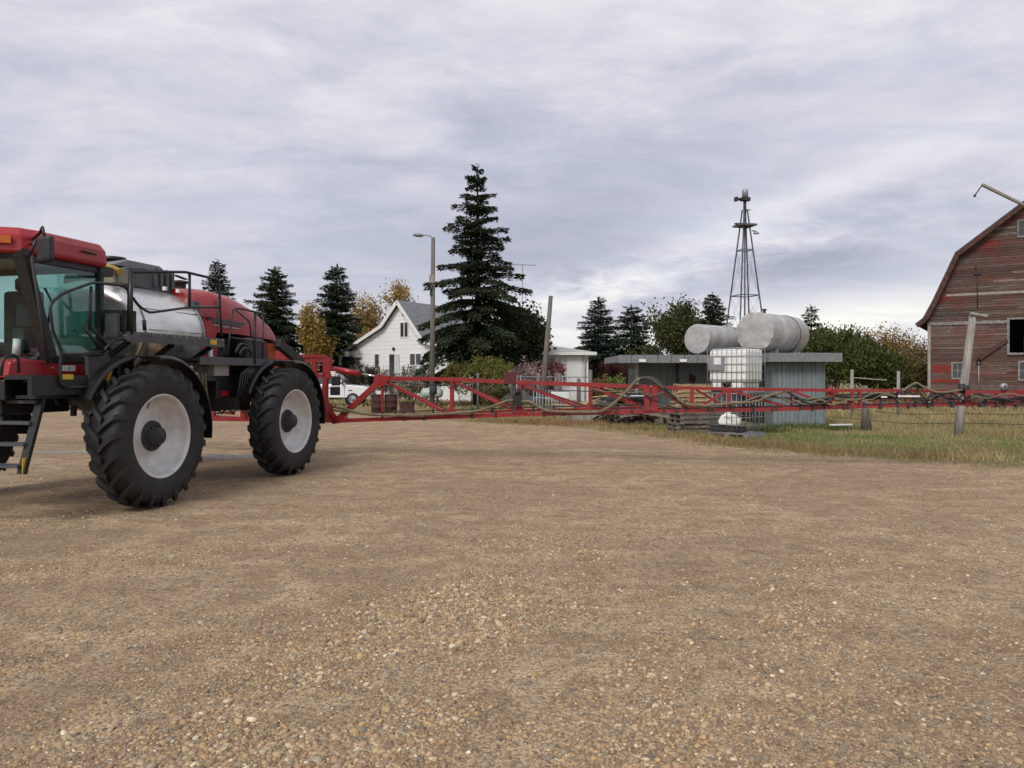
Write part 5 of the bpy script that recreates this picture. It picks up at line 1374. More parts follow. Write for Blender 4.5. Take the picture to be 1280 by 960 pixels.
# hand rails
def rail(pts, r=.018, m='black', name='handrail'):
    # round the corners
    P = [Vector(p) for p in pts]; out = [P[0]]
    for i in range(1, len(P) - 1):
        a, b, c = P[i - 1], P[i], P[i + 1]; k = min(.07, (a - b).length * .45, (c - b).length * .45)
        p = b + (a - b).normalized() * k; q = b + (c - b).normalized() * k
        out += [p, (p + q) / 4 + b / 2, q]
    out.append(P[-1])
    b = MB(); b.tube(out, r, 8); return b.build(name, M[m], spr)
rail([SY(86, 484, 1.33), SY(77, 482, 1.33), SY(75, 465, 1.33), SY(77, 436, 1.33), SY(66, 415, 1.33), SY(62, 380, 1.33), SY(78, 367, 1.33), SY(116, 353, 1.33), SY(157, 357, 1.33), SY(161, 365, 1.33), SY(160, 414, 1.33)])
rail([SY(78, 443, 1.33), SY(128, 443, 1.33)]); rail([SY(82, 484, 1.33), SY(125, 484, 1.33)])
rail([SY(114, 358, 1.33), SY(112, 412, 1.33)]); rail([SY(103, 408, 1.33), SY(131, 440, 1.33)]); rail([SY(108, 400, 1.25), SY(138, 438, 1.25)])
rail([SY(128, 440, 1.33), SY(146, 421, 1.33), SY(160, 414, 1.33)])
rail([SY(1, 470, 1.1), SY(4, 448, 1.1), SY(10, 444, 1.1), SY(23, 444, 1.1), SY(23, 466, 1.1)])
# mirror
mr = MB(); c = SY(55, 311, 1.35); mr.box((c.x - .06, c.y - .13, c.z - .15), (c.x + .02, c.y + .13, c.z + .15), rz=-.25); mr.build('mirror', M['black'], spr, bevel=.045)
MB().tube([(4.7, .95, 3.3), SY(50, 291, 1.2), SY(53, 284, 1.33), c + Vector((-.02, 0, .1))], .018, 6).tube([SY(36, 322, 1.1), SY(45, 300, 1.2)], .015, 6).tube([(4.72, .95, 3.24), c], .016, 6).build('mirror_arm', M['black'], spr)
MB().tube([SY(39, 318, .98), SY(60, 455, .98)], .02, 6).build('grab_bar', M['darkgrey'], spr)

# ---- tank
tk = MB(); cz = 2.34; x0, x1 = 1.42, 2.98; rz_ = .73; ry_ = .97
vs = []; fs = []; n = 48
prof = [(x1 + .10, .02), (x1 + .09, .5), (x1 + .05, .80), (x1 + .0, .93), (x1 - .06, .985), (x1 - .12, 1.0), (x0 + .8, 1.012), (x0 + .12, 1.0), (x0 + .03, .96), (x0 - .05, .80), (x0 - .1, .5), (x0 - .12, .02)]
for (x, k) in prof:
    for i in range(n):
        a = 2 * pi * i / n; vs.append((x, cos(a) * ry_ * k, cz + sin(a) * rz_ * k))
for i in range(len(prof) - 1):
    for k in range(n): fs.append((i * n + k, i * n + (k + 1) % n, (i + 1) * n + (k + 1) % n, (i + 1) * n + k))
tk.add(vs, fs, True); tko = tk.build('product_tank', M['steel'], spr)
for x in (x1 - .13, x0 + .12):
    b = MB(); b.tube([(x, cos(2 * pi * k / 48) * (ry_ + .008), cz + sin(2 * pi * k / 48) * (rz_ + .008)) for k in range(48)], .010, 5, closed=True); b.build('weld_seam', M['galv'], tko)
b = MB(); b.tube([(x1 - .2, (ry_ + .004) * cos(.45), cz + rz_ * sin(.45)), (x0 + .15, (ry_ + .004) * cos(.45), cz + rz_ * sin(.45))], .006, 4); b.tube([(x1 - .2, (ry_ + .004) * cos(.02), cz + rz_ * sin(.02)), (x0 + .15, (ry_ + .004) * cos(.02), cz + rz_ * sin(.02))], .006, 4); b.build('weld_seam', M['darkgrey'], tko)
# ridged grey lid box on top
ld = MB(); ld.prism([(2.86, 3.03), (2.82, 3.17), (2.5, 3.30), (1.55, 3.36), (1.50, 2.98), (2.3, 3.02)], lambda u, v: (u, -.42, v), lambda u, v: (u, .42, v)); lo = ld.build('lid_box', M['grey'], spr, bevel=.015)
for i in range(4):
    MB().box((1.56 + i * .13, .42, 3.06), (1.62 + i * .13, .455, 3.35)).build('lid_rib', M['grey'], lo)
ld = MB(); ld.prism([(2.75, 3.30), (2.4, 3.42), (1.7, 3.42), (1.55, 3.34)], lambda u, v: (u, -.3, v), lambda u, v: (u, .3, v)); ld.build('lid_cover', mat('pale_grey_lid', (0.22, 0.225, 0.235), .5), lo, bevel=.01)
MB().box((2.0, -.05, 3.42), (2.5, .05, 3.45)).build('lid_handle', M['black'], lo)
for p in (SY(206.5, 360, .62), SY(223, 363, .62)): MB().box((p.x - .025, p.y - .03, p.z - .035), (p.x + .025, p.y + .02, p.z + .02)).build('latch', M['trim'], tko)
MB().tube([SY(130, 334, .5), SY(142, 336, .5), SY(150, 340, .6)], .05, 8).build('yellow_pipe', mat('brass_pipe', (.45, .30, .06), .5), spr)
p = SY(152, 338, .5); MB().box((p.x - .1, .3, 3.02), (p.x + .12, .55, 3.22)).build('rinse_box', mat('tan_box', (.24, .22, .17), .7), spr, bevel=.01)
# dark box & module in front of the tank
p = SY(150, 412, 1.15); MB().box((p.x - .15, 1.0, 2.28), (p.x + .12, 1.28, 2.56)).build('control_box', M['black'], spr, bevel=.01)
MB().box((p.x + .15, 1.1, 2.2), (p.x + .2, 1.28, 2.5)).build('bracket', M['grey'], spr)

# ---- walkway and its railings
wk = MB(); a = SY(160, 415, 1.42); b = SY(279, 431, 1.42)
wk.box((b.x, 1.0, 2.17), (a.x, 1.40, 2.21)); wk.box((b.x, 1.40, 2.14), (a.x, 1.44, 2.27)); wk.build('walkway', M['grey'], spr)
for px in (165, 220, 268):
    q = SY(px, 420, 1.3); MB().bar((q.x, 1.25, 2.15), (q.x + .05, .5, 1.66), .06).build('walkway_brace', M['black'], spr)
rail([SY(163, 418, 1.42), SY(163.5, 337, 1.42)], .03); 
rail([SY(163, 340, 1.42), SY(232, 340, 1.42), SY(274, 350, 1.42), SY(275, 385, 1.42), SY(277, 420, 1.42)], .02)
rail([SY(166, 372, 1.42), SY(173, 382, 1.42), SY(186, 391, 1.42), SY(238, 384, 1.42), SY(275, 384, 1.42)], .018)
rail([SY(237, 341, 1.42), SY(237, 384, 1.42)], .02)
rail([SY(180, 400, 1.40), SY(181, 413, 1.40)], .025)
# rear deck
rd = MB(); a = SY(250, 449, 1.36); b = SY(346, 459, 1.36)
rd.box((b.x - .3, .75, 1.93), (a.x, 1.32, 1.97)); rd.box((b.x - .3, 1.32, 1.87), (a.x, 1.36, 1.99)); rd.build('rear_deck', M['grey'], spr)
rail([SY(284, 447, 1.36), SY(288, 410, 1.36), SY(290, 388, 1.36), SY(298, 385, 1.36), SY(332, 393, 1.36)], .018)
rail([SY(319, 391, 1.36), SY(318, 455, 1.36)], .022); rail([SY(329, 392, 1.2), SY(328, 455, 1.2)], .016)
rail([SY(288, 422, 1.36), SY(332, 428, 1.36)], .016); rail([SY(295, 388, 1.2), SY(312, 402, 1.2), SY(314, 420, 1.2)], .012)

# ---- engine hood: rounded loft
def loft(stations, name, m, n=18, parent=spr):
    b = MB(); vs = []; fs = []
    for (x, zt_, zb_, hw, rnd) in stations:
        for i in range(n + 1):
            a = pi * i / n; cx = cos(a); sx = sin(a)
            y = hw * math.copysign(abs(cx) ** rnd, cx); z = zb_ + (zt_ - zb_) * (abs(sx) ** rnd)
            vs.append((x, y, z))
    k = n + 1
    for i in range(len(stations) - 1):
        for j in range(n): fs.append((i * k + j, (i + 1) * k + j, (i + 1) * k + j + 1, i * k + j + 1))
        fs.append((i * k + n, (i + 1) * k + n, (i + 1) * k, i * k))
    fs.append(tuple(range(k))); fs.append(tuple(range((len(stations) - 1) * k, len(stations) * k))[::-1])
    b.add(vs, fs, True); o = b.build(name, m, parent)
    md = o.modifiers.new('edge', 'EDGE_SPLIT'); md.split_angle = radians(45)
    return o
hd = loft([(1.58, 3.10, 2.20, .76, .42), (1.0, 3.15, 2.22, .78, .42), (.93, 3.15, 2.42, .78, .42), (.3, 3.12, 2.42, .78, .45), (-.3, 2.98, 2.40, .76, .5), (-.9, 2.73, 2.38, .70, .55), (-1.2, 2.52, 2.36, .62, .6)], 'engine_hood', M['red'])
dcl = MB(); a = SY(268, 397, .80); b = SY(308, 405, .80); zc = a.z - .05
dcl.prism([(a.x, zc + .05), (b.x, zc + .02), (b.x + .15, zc - .06), (a.x, zc - .04)], lambda u, v: (u, .776, v), lambda u, v: (u, .792, v)); dcl.build('silver_stripe', M['grey'], hd)
dcl = MB(); dcl.prism([(a.x, zc - .06), (b.x + .15, zc - .08), (b.x + .25, zc - .10), (a.x, zc - .08)], lambda u, v: (u, .776, v), lambda u, v: (u, .791, v)); dcl.build('pale_stripe', mat('pale_stripe', (.35, .30, .29), .5), hd)
sm = MB(); sm.tube([(.925, .75, 2.25), (.925, .79, 2.6), (.925, .76, 2.95)], .008, 4); sm.build('panel_seam', M['black'], hd)
rw = loft([(-1.14, 2.48, 1.98, .60, .5), (-1.32, 2.42, 1.98, .52, .5)], 'rear_grille', M['red'])
bp = MB(); bp.prism([(1.58, 2.88), (1.62, 2.2), (1.42, 2.2), (1.44, 2.86)], lambda u, v: (u, .7, v), lambda u, v: (u, .82, v)); bp.build('black_side_panel', M['grey'], hd)
MB().lathe([(0, .09), (.10, .09), (.12, .14), (.15, .14), (.17, .02)], (.95, .1, 3.13), (0, 0, 1), 14).bar((.8, .1, 3.33), (1.1, .12, 3.36), .06, .02).build('exhaust_cap', M['darkgrey'], spr)
en = MB(); en.box((-1.0, -.58, 1.66), (1.3, .58, 2.36)); en.build('engine_block', M['darkgrey'], spr, bevel=.03)
r = random.Random(3)
en = MB()
for i in range(22):
    x = r.uniform(-1.0, 1.2); z = r.uniform(1.75, 2.2); en.box((x - r.uniform(.04, .14), .58, z - r.uniform(.03, .1)), (x + r.uniform(.04, .14), .60 + r.uniform(.02, .12), z + r.uniform(.03, .1)))
for i in range(7):
    x = r.uniform(-.9, 1.2); en.tube([(x, .62, 2.3), (x + r.uniform(-.2, .2), .74, 2.0), (x + r.uniform(-.3, .3), .66, 1.7)], .028, 6)
en.build('engine_parts', M['darkgrey'], spr)
dct = MB(); dct.prism([(.35, 2.36), (-.15, 2.36), (-.35, 1.98), (.35, 1.98)], lambda u, v: (u, .60, v), lambda u, v: (u, .98, v)); dct.build('cooling_duct', M['black'], spr, bevel=.03)
rr = MB(); rr.bar((-.75, .9, 2.32), (-1.55, .95, 1.95), .12, .16); rr.build('sloping_arm', M['black'], spr)
MB().box((-.75, .55, 1.98), (-.5, .85, 2.3)).build('orange_panel', mat('orange_red_panel', (.30, .045, .015), .5), spr)
q = SY(254, 440, 1.0); MB().box((.95, .62, 2.0), (1.5, .80, 2.2)).build('lower_red_panel', M['red'], spr, bevel=.01)
MB().box((1.12, .81, 1.99), (1.2, .84, 2.22)).build('white_decal', M['trim'], spr)
b = MB(); b.tube([Vector((.6, 1.05, 2.07)) + Vector((cos(a) * .22, .02 * sin(3 * a), sin(a) * .17)) for a in [2 * pi * k / 18 for k in range(16)]], .022, 6); b.tube([Vector((.62, 1.1, 2.04)) + Vector((cos(a) * .17, .02, sin(a) * .13)) for a in [2 * pi * k / 18 for k in range(17)]], .02, 6)
b.build('coiled_hose', M['blackhose'], spr)
# ---- boxes between the wheels
def sbox(px0, py0, px1, py1, ly, dep, name, m, bev=.01):
    a = SY(px0, py0, ly); b = SY(px1, py1, ly)
    return MB().box((b.x, ly - dep, b.z), (a.x, ly, a.z)).build(name, m, spr, bevel=bev)
sbox(236, 452, 270, 476, 1.12, .35, 'filter_housing', M['grey'])
c1 = sbox(268, 452, 286.5, 470, 1.26, .22, 'cream_box', mat('cream_box', (.27, .26, .235), .6))
c2 = sbox(271, 463, 306, 497, 1.10, .55, 'battery_box', M['black'], .02)
sbox(276, 489, 286, 495, 1.108, .006, 'red_decal', M['red'], 0)
sbox(287, 455, 330, 470, 1.05, .5, 'side_beam', M['darkgrey'])
lw = MB(); lw.prism([(1.2, 1.95), (2.9, 1.78), (2.9, 1.45), (2.2, 1.25), (1.2, 1.25)], lambda u, v: (u, -.6, v * .93), lambda u, v: (u, .55, v * .93)); lw.build('tank_cradle', M['darkgrey'], spr, bevel=.02)
vp = MB()
for (px, py, s) in ((223, 454, .07), (239, 461, .09), (246, 468, .06), (233, 466, .06), (249, 490, .06), (256, 494, .07), (226, 462, .05), (243, 478, .06)):
    q = SY(px, py, 1.30); vp.box((q.x - s / 2, 1.2, q.z - s / 2), (q.x + s / 2, 1.3, q.z + s / 2)); vp.tube([(q.x, 1.25, q.z), (q.x - .02, 1.22, q.z - .14)], .022, 7)
vp.build('valve_block', mat('pale_valves', (.52, .48, .36), .5), spr, bevel=.01)
hz = MB()
for i in range(8):
    px = 228 + i * 4; q0 = SY(px, 466, 1.25); q1 = SY(px + 6, 500 + (i % 3) * 8, 1.2); mid = (q0 + q1) / 2 + Vector((.08, .04, -.02)); hz.tube([q0, mid, q1], .016, 6)
hz.build('valve_hoses', M['hose'], spr)
hz = MB()
for i in range(6):
    hz.tube([SY(330 - i * 3, 455, 1.3), SY(316 - i * 3, 468, 1.34), SY(312 - i * 3, 492, 1.3), SY(311 - i * 2, 512, 1.15)], .018, 6)
for i in range(7):
    hz.tube([SY(258 + i * 8, 505, .5), SY(270 + i * 7, 512 + (i % 2) * 5, .2), SY(285 + i * 5, 505, -.1)], .016, 6)
hz.build('hose_bundle', M['blackhose'], spr)
lo2 = MB(); lo2.box((-.3, -.5, 1.1), (1.0, .5, 1.42)); lo2.tube([(.9, .3, 1.2), (1.5, .5, 1.05), (2.2, .4, 1.25)], .04, 8); lo2.build('belly_plumbing', M['darkgrey'], spr, bevel=.02)

# ================================================================== BOOM
RX = -3.0
def bx_(lst, lx=RX): return [SX(px, py, lx) for px, py in lst]
TOPP = [(478, 473), (565, 474), (650, 478), (738, 481), (809, 483.5), (865, 485), (911, 486.5), (989, 487), (1039, 488), (1072, 488)]
BOTP = [(420, 526), (478, 524), (565, 521), (650, 518), (738, 516), (818, 514), (865, 513.5), (911, 513), (989, 511.5), (1039, 509.5), (1072, 508.5)]
OUTT = [(1072, 488), (1120, 488), (1165, 489), (1209, 490), (1262, 490), (1310, 489)]
OUTB = [(1072, 508.5), (1120, 507.5), (1165, 506.5), (1209, 505.5), (1262, 505.5), (1310, 505)]
def boom_arm(sg):
    def m_(v): return Vector((v.x, v.y * sg, v.z))
    def P(px, py, lx=RX): return m_(SX(px, py, lx))
    def chord(b, pts, w, lx=RX, dz=0):
        q = [P(px, py, lx) + Vector((0, 0, dz)) for px, py in pts]
        for a, c in zip(q[:-1], q[1:]): b.bar(a, c, w)
    inner_t = TOPP[:5]; inner_b = BOTP[:6]; mid_t = TOPP[4:]; mid_b = BOTP[5:]
    root = MB(); chord(root, inner_t, .082); chord(root, inner_b, .082)
    # back lower chord and gusset plates at the apex
    chord(root, [(x, y) for x, y in inner_b[1:]], .05, RX - .5, .08)
    nodes_t = {478: 473, 565: 474, 650: 478, 738: 481, 809: 483.5}; nb = {478: 524, 565: 521, 650: 518, 738: 516, 809: 514.3}
    root.bar(P(478, 474), P(424, 523), .15, .10)
    g = [P(470, 468), P(489, 470), P(485, 480), P(477, 483), P(468, 480)]
    root.prism([(p.y, p.z) for p in g], lambda u, v: (RX - .06, u, v), lambda u, v: (RX + .07, u, v))
    g = [P(416, 522), P(431, 517), P(436, 527), P(417, 530)]
    root.prism([(p.y, p.z) for p in g], lambda u, v: (RX - .07, u, v), lambda u, v: (RX + .07, u, v))
    o = root.build('boom_section', M['boomred'], spr)
    for px in (478, 565, 650, 738):
        b = MB(); w = .045 if px == 478 else .072; b.bar(P(px, nodes_t[px]), P(px, nb[px]), w)
        if px != 478:
            c = P(px, nb[px] - 2); b.prism([(c.y - .16, c.z), (c.y + .16, c.z), (c.y + .05, c.z + .15), (c.y - .05, c.z + .15)], lambda u, v: (RX + .045, u, v), lambda u, v: (RX + .06, u, v))
        b.build('upright', M['boomred'], o)
    ks = [478, 565, 650, 738, 809]
    for a, c in zip(ks[:-1], ks[1:]):
        b = MB(); b.bar(P(a + 5, nodes_t[a] + 4), P(c - 2, nb[c] - 2), .055); b.build('brace', M['boomred'], o)
        b = MB(); b.bar(P(a + 4, nodes_t[a] + 3), P(c, nb[c], RX - .5) + Vector((0, 0, .1)), .035); b.build('brace', M['boomred'], o)
        b = MB(); b.bar(P(c, nb[c]), P(c, nb[c], RX - .5) + Vector((0, 0, .08)), .035); b.build('brace', M['boomred'], o)
    # fold joint plates at 809/818
    j = MB()
    for px in (809, 818.5): 
        a = P(px, 484); c = P(px, 514); j.box((RX - .05, min(a.y, a.y) - .055, c.z), (RX + .07, a.y + .055, a.z))
    for py in (484, 496, 512): c = P(814, py); j.tube([c - Vector((0, 0, .04)), c + Vector((0, 0, .04))], .05, 8)
    j.build('fold_joint', M['boomred'], o)
    # middle section
    mb = MB(); chord(mb, [(818, 484)] + mid_t[1:], .06); chord(mb, mid_b, .06); chord(mb, mid_b, .035, RX - .35, .05)
    o2 = mb.build('boom_section', M['boomred'], spr)
    T = dict(TOPP); Bt = dict(BOTP); T[818] = 485; 
    for px in (865, 911, 989, 1039): MB().bar(P(px, T[px]), P(px, Bt[px]), .07 if px < 950 else .045).build('upright', M['boomred'], o2)
    for a, c, up in ((821, 862, 0), (870, 909, 1), (914, 986, 0), (992, 1037, 0), (1041, 1070, 0)):
        ya = np.interp(a, [k for k, _ in TOPP], [v for _, v in TOPP]); yc = np.interp(c, [k for k, _ in BOTP], [v for _, v in BOTP])
        ya2 = np.interp(a, [k for k, _ in BOTP], [v for _, v in BOTP]); yc2 = np.interp(c, [k for k, _ in TOPP], [v for _, v in TOPP])
        b = MB(); b.bar(P(a, ya2 - 2) if up else P(a, ya + 2), P(c, yc2 + 2) if up else P(c, yc - 2), .045); b.build('brace', M['boomred'], o2)
        b = MB(); b.bar(P(a, ya + 2), P(c, yc, RX - .35) + Vector((0, 0, .05)), .03); b.build('brace', M['boomred'], o2)
    j = MB()
    for px in (1068, 1078): a = P(px, 487); c = P(px, 510); j.box((RX - .05, a.y - .06, c.z), (RX + .06, a.y - .02, a.z))
    j.build('fold_joint', M['boomred'], o2)
    # outer section: shallow truss
    ob = MB(); chord(ob, OUTT, .045); chord(ob, OUTB, .045); chord(ob, OUTB, .03, RX - .3, .04)
    o3 = ob.build('boom_section', M['boomred'], spr)
    xs = list(range(1085, 1310, 20))
    for i, px in enumerate(xs):
        yt = np.interp(px, [k for k, _ in OUTT], [v for _, v in OUTT]); yb = np.interp(px, [k for k, _ in OUTB], [v for _, v in OUTB])
        b = MB(); b.bar(P(px, yt), P(px + 10, np.interp(px + 10, [k for k, _ in OUTB], [v for _, v in OUTB])), .028); b.bar(P(px + 10, yb), P(px + 20, yt), .028); b.build('brace', M['boomred'], o3)
    b = MB(); b.bar(P(1280, 487), P(1268, 506), .11, .08); b.build('end_frame', M['boomred'], o3); b = MB(); b.bar(P(1209, 488), P(1209, 507), .09, .08); b.build('end_frame', M['boomred'], o3)
    ac = MB(); ac.tube([P(1044, 497), P(1100, 495)], .06, 10); ac.tube([P(1022, 500), P(1044, 497)], .03, 8); ac.build('fold_cylinder', M['black'], o2)
    MB().tube([P(1100, 495), P(1122, 495)], .055, 10).build('fold_cylinder', M['black'], o3)
    MB().box((RX - .02, min(P(1121, 0).y, P(1148, 0).y), P(1121, 496).z), (RX + .10, max(P(1121, 0).y, P(1148, 0).y), P(1121, 494).z)).build('white_strip', M['trim'], o3)
    MB().box((RX + .05, P(1104, 496).y - .05, P(1104, 497).z), (RX + .075, P(1104, 496).y + .05, P(1104, 495).z)).build('white_tag', M['trim'], o3)
    # end light, brackets
    c = P(1252, 487, RX); MB().lathe([(0, .04), (.04, .065), (.08, .065), (.09, .02)], c + Vector((0, 0, .05)), (1, .3 * sg, 0), 14).build('work_light', M['galv'], o3)
    q = P(1202, 484, RX); MB().tube([q + Vector((0, 0, -.1)), q + Vector((0, 0, .06))], .06, 10).build('nozzle_valve', M['black'], o3)
    # cylinder at the root
    MB().tube([P(417, 461.5), P(449, 467)], .062, 14).build('lift_cylinder', M['red'], o)
    MB().tube([P(449, 467), P(474, 471)], .022, 10).build('cylinder_rod', M['chrome'], o)
    # hose draped along
    def hs(pts, r, m, name='hose', par=o, lx=RX + .12):
        q = [P(x, y, lx) for x, y in pts]
        # Catmull-Rom
        out = []
        for i in range(len(q) - 1):
            p0, p1, p2, p3 = q[max(i - 1, 0)], q[i], q[i + 1], q[min(i + 2, len(q) - 1)]
            for k in range(5):
                t = k / 5; out.append(.5 * ((2 * p1) + (p2 - p0) * t + (2 * p0 - 5 * p1 + 4 * p2 - p3) * t * t + (3 * p1 - p0 - 3 * p2 + p3) * t ** 3))
        out.append(q[-1]); b = MB(); b.tube(out, r, 8); b.build(name, M[m], par)
    hs([(385, 500), (402, 506), (430, 511), (455, 517), (500, 519), (560, 517), (595, 514), (618, 507), (634, 501), (646, 501)], 0.0266, 'hose')
    hs([(385, 505), (410, 512), (440, 515), (470, 519), (530, 520)], 0.0207, 'hose')
    hs([(648, 503), (662, 502), (676, 510), (690, 514), (740, 515), (756, 512), (772, 500), (788, 484), (797, 475), (808, 472.5), (816, 474), (828, 483), (842, 494), (856, 505)], 0.0296, 'hose')
    hs([(800, 474), (812, 472), (822, 476), (832, 486), (846, 498)], 0.0318, 'blackhose')
    hs([(856, 505), (880, 507), (915, 504), (945, 502), (958, 496), (975, 491), (984, 490)], 0.0237, 'hose', par=o2)
    hs([(958, 496), (975, 491), (984, 490), (995, 496), (1010, 504), (1030, 504), (1040, 498)], 0.0222, 'blackhose', par=o2)
    hs([(990, 499), (1005, 505), (1025, 500), (1040, 506), (1060, 500)], 0.0163, 'hose', par=o2)
    hs([(1128, 489), (1140, 481), (1146, 479), (1155, 484), (1170, 490), (1185, 490), (1203, 487)], 0.0207, 'hose', par=o3)
    hs([(1125, 492), (1138, 484), (1143, 481), (1148, 489), (1160, 500), (1172, 493)], 0.0163, 'blackhose', par=o3)
    hs([(1140, 500), (1152, 504), (1165, 494), (1185, 497), (1210, 500), (1230, 496), (1250, 498), (1270, 502)], 0.0133, 'blackhose', par=o3)
    hs([(1212, 493), (1235, 498), (1260, 492), (1290, 498)], 0.0133, 'hose', par=o3)
    hs([(482, 476), (520, 480), (566, 481), (640, 486), (735, 489), (800, 492)], 0.0089, 'blackhose')
    hs([(738, 507), (760, 503), (780, 496), (800, 492), (815, 498), (835, 505), (860, 500)], 0.0118, 'blackhose')
    hs([(740, 486), (762, 490), (790, 487), (812, 494), (830, 490)], 0.0104, 'hose')
    rq = random.Random(12)
    for a0, a1, yy, pr in ((1042, 1120, 497, o3), (1120, 1205, 496, o3), (1205, 1290, 497, o3), (930, 1040, 500, o2)):
        for q_ in range(2):
            hs([(a0 + (a1 - a0) * k / 5, yy + rq.uniform(-6, 7)) for k in range(6)], rq.choice([.011, .015, .019]), rq.choice(['blackhose', 'hose']), par=pr, lx=RX + .08)
    for pr, xs_ in ((o, (505, 530, 590, 620, 680, 705, 770, 790)), (o2, (845, 890, 940, 965, 1015, 1055)), (o3, (1100, 1135, 1160, 1190, 1225, 1245, 1270))):
        for px in xs_:
            cl_ = MB()
            yb = np.interp(px, [k for k, _ in BOTP + OUTB[1:]], [v for _, v in BOTP + OUTB[1:]]); c = P(px, yb)
            cl_.box((RX - .05, c.y - .018, c.z - .05), (RX + .07, c.y + .018, c.z + .05))
            cl_.build('hose_clamp', M['darkgrey'], pr)
    # nozzle line with nozzle bodies
    nl = MB(); q = [P(x, y, RX + .02) + Vector((0, 0, .14)) for x, y in [(470, 524), (650, 518), (800, 515)]]
    nl.tube(q, .014, 6)
    for i in range(14):
        t = i / 13; a = q[0].lerp(q[2], t); nl.box((a.x - .02, a.y - .02, a.z - .08), (a.x + .02, a.y + .02, a.z + .04))
    nl.build('nozzle_line', M['darkgrey'], o)
    nl = MB(); q = [P(x, y, RX + .02) + Vector((0, 0, .05)) for x, y in [(830, 514), (1060, 509)]]; nl.tube(q, .012, 6)
    for i in range(9): a = q[0].lerp(q[1], i / 8); nl.box((a.x - .02, a.y - .02, a.z - .08), (a.x + .02, a.y + .02, a.z + .04))
    nl.build('nozzle_line', M['darkgrey'], o2)
    nl = MB(); q = [P(x, y, RX + .02) + Vector((0, 0, .04)) for x, y in [(1080, 508), (1300, 505)]]; nl.tube(q, .012, 6)
    for i in range(11): a = q[0].lerp(q[1], i / 10); nl.box((a.x - .02, a.y - .02, a.z - .07), (a.x + .02, a.y + .02, a.z + .04))
    nl.build('nozzle_line', M['darkgrey'], o3)
    v = P(647, 500, RX + .12); MB().box((v.x - .06, v.y - .08, v.z - .12), (v.x + .05, v.y + .08, v.z + .12)).tube([v + Vector((.02, 0, .1)), v + Vector((.02, 0, .22))], .05, 8).build('boom_valve', M['black'], o)
    q = P(638, 466); MB().box((RX - .05, q.y - .12, q.z - .22), (RX + .05, q.y + .12, q.z + .02)).build('sensor_box', mat('dark_red_box', (.09, .012, .014), .6), o)
    q = P(1038, 488); MB().tube([q - Vector((0, 0, .07)), q + Vector((0, 0, .07))], .045, 8).build('pin', M['boomred'], o2)
boom_arm(1); boom_arm(-1)

# centre rack behind the sprayer
LX = -2.55
def C(px, py, lx=LX): return SX(px, py, lx)
rk = MB()
rk.bar(C(336, 441), C(366, 441), .10, .09); rk.bar(C(340, 450), C(366, 452), .05)
rk.bar(C(362, 450), C(414, 449.5), .10); rk.bar(C(411, 447), C(411, 473), .13, .10); rk.bar(C(380, 469), C(415, 470), .09)
rk.bar(C(394, 450), C(394, 470), .11, .08); rk.bar(C(366, 440), C(366, 470), .07); rk.bar(C(346, 441), C(346, 468), .07)
rk.bar(C(408, 470), C(404, 504), .10, .09); rk.bar(C(404, 504), C(420, 526, RX), .10)
for s in (1, -1):
    rk.bar((LX, .95 * s, .78), (LX, .95 * s, 2.1), .09); rk.bar((LX + .1, .6 * s, 1.55), (LX - .3, .95 * s, 1.0), .08)
rk.bar((LX, -1.9, 2.1), (LX, .95, 2.1), .10); rk.bar((LX, -1.9, 1.7), (LX, .95, 1.7), .08)
for z, w in ((.76, .10), (1.05, .07)): rk.bar((LX - .3, -2.3, z), (LX - .3, .95, z), w)
for y in (-1.9, -1.2, -.5, .2, .9): rk.bar((LX - .3, y, .78), (LX - .3, y, 1.05), .06)
rk.bar((-2.3, .45, 1.5), (LX, .6, .9), .09); rk.bar((-2.3, -.45, 1.5), (LX, -.6, .9), .09); rk.bar((-1.2, .3, 1.4), (LX, .3, .95), .06); rk.bar((-1.2, -.3, 1.4), (LX, -.3, .95), .06)
rk.build('boom_rack', M['boomred'], spr)
MB().box((C(416, 458).x - .03, C(414, 458).y, C(416, 473).z), (C(416, 458).x + .03, C(419.5, 458).y, C(416, 464).z)).build('white_reflector', M['trim'], spr)
q = C(418, 488); MB().box((q.x - .08, q.y - .08, q.z - .10), (q.x + .05, q.y + .10, q.z + .08)).box((q.x - .1, q.y - .05, q.z + .1), (q.x + .05, q.y + .1, q.z + .3)).build('rack_actuator', M['black'], spr, bevel=.02)

# oil wet patch under the machine
def wet():
    m, nt, b = nodes('wet_gravel'); v = objco(nt); n1 = noise(nt, v, 9, 6, .7)
    c = mixc(nt, n1, (.10, .08, .06), (.16, .13, .10)); nt.links.new(c, b.inputs['Base Color'])
    nt.links.new(ramp(nt, n1, [(.4, (.12,) * 3), (.6, (.6,) * 3)]), b.inputs['Roughness']); bump(nt, b, n1, .3, .02)
    r = random.Random(4)
    for (cx, cy, ra, rb, lb) in ((gx(288, 16.2), 16.2, .75, .5, 'wet'), (gx(100, 17.5), 17.0, .9, .25, 'wet')):
        n = 40; pts = []
        for k in range(n):
            a = 2 * pi * k / n; q = 1 + .22 * sin(3 * a + cx) + .12 * sin(7 * a) + r.uniform(-.05, .05)
            pts.append((cx + cos(a) * ra * q, cy + sin(a) * rb * q, .009))
        tag(MB().add(pts, [tuple(range(n))]).build('wet_patch', m), kind='structure')
wet()

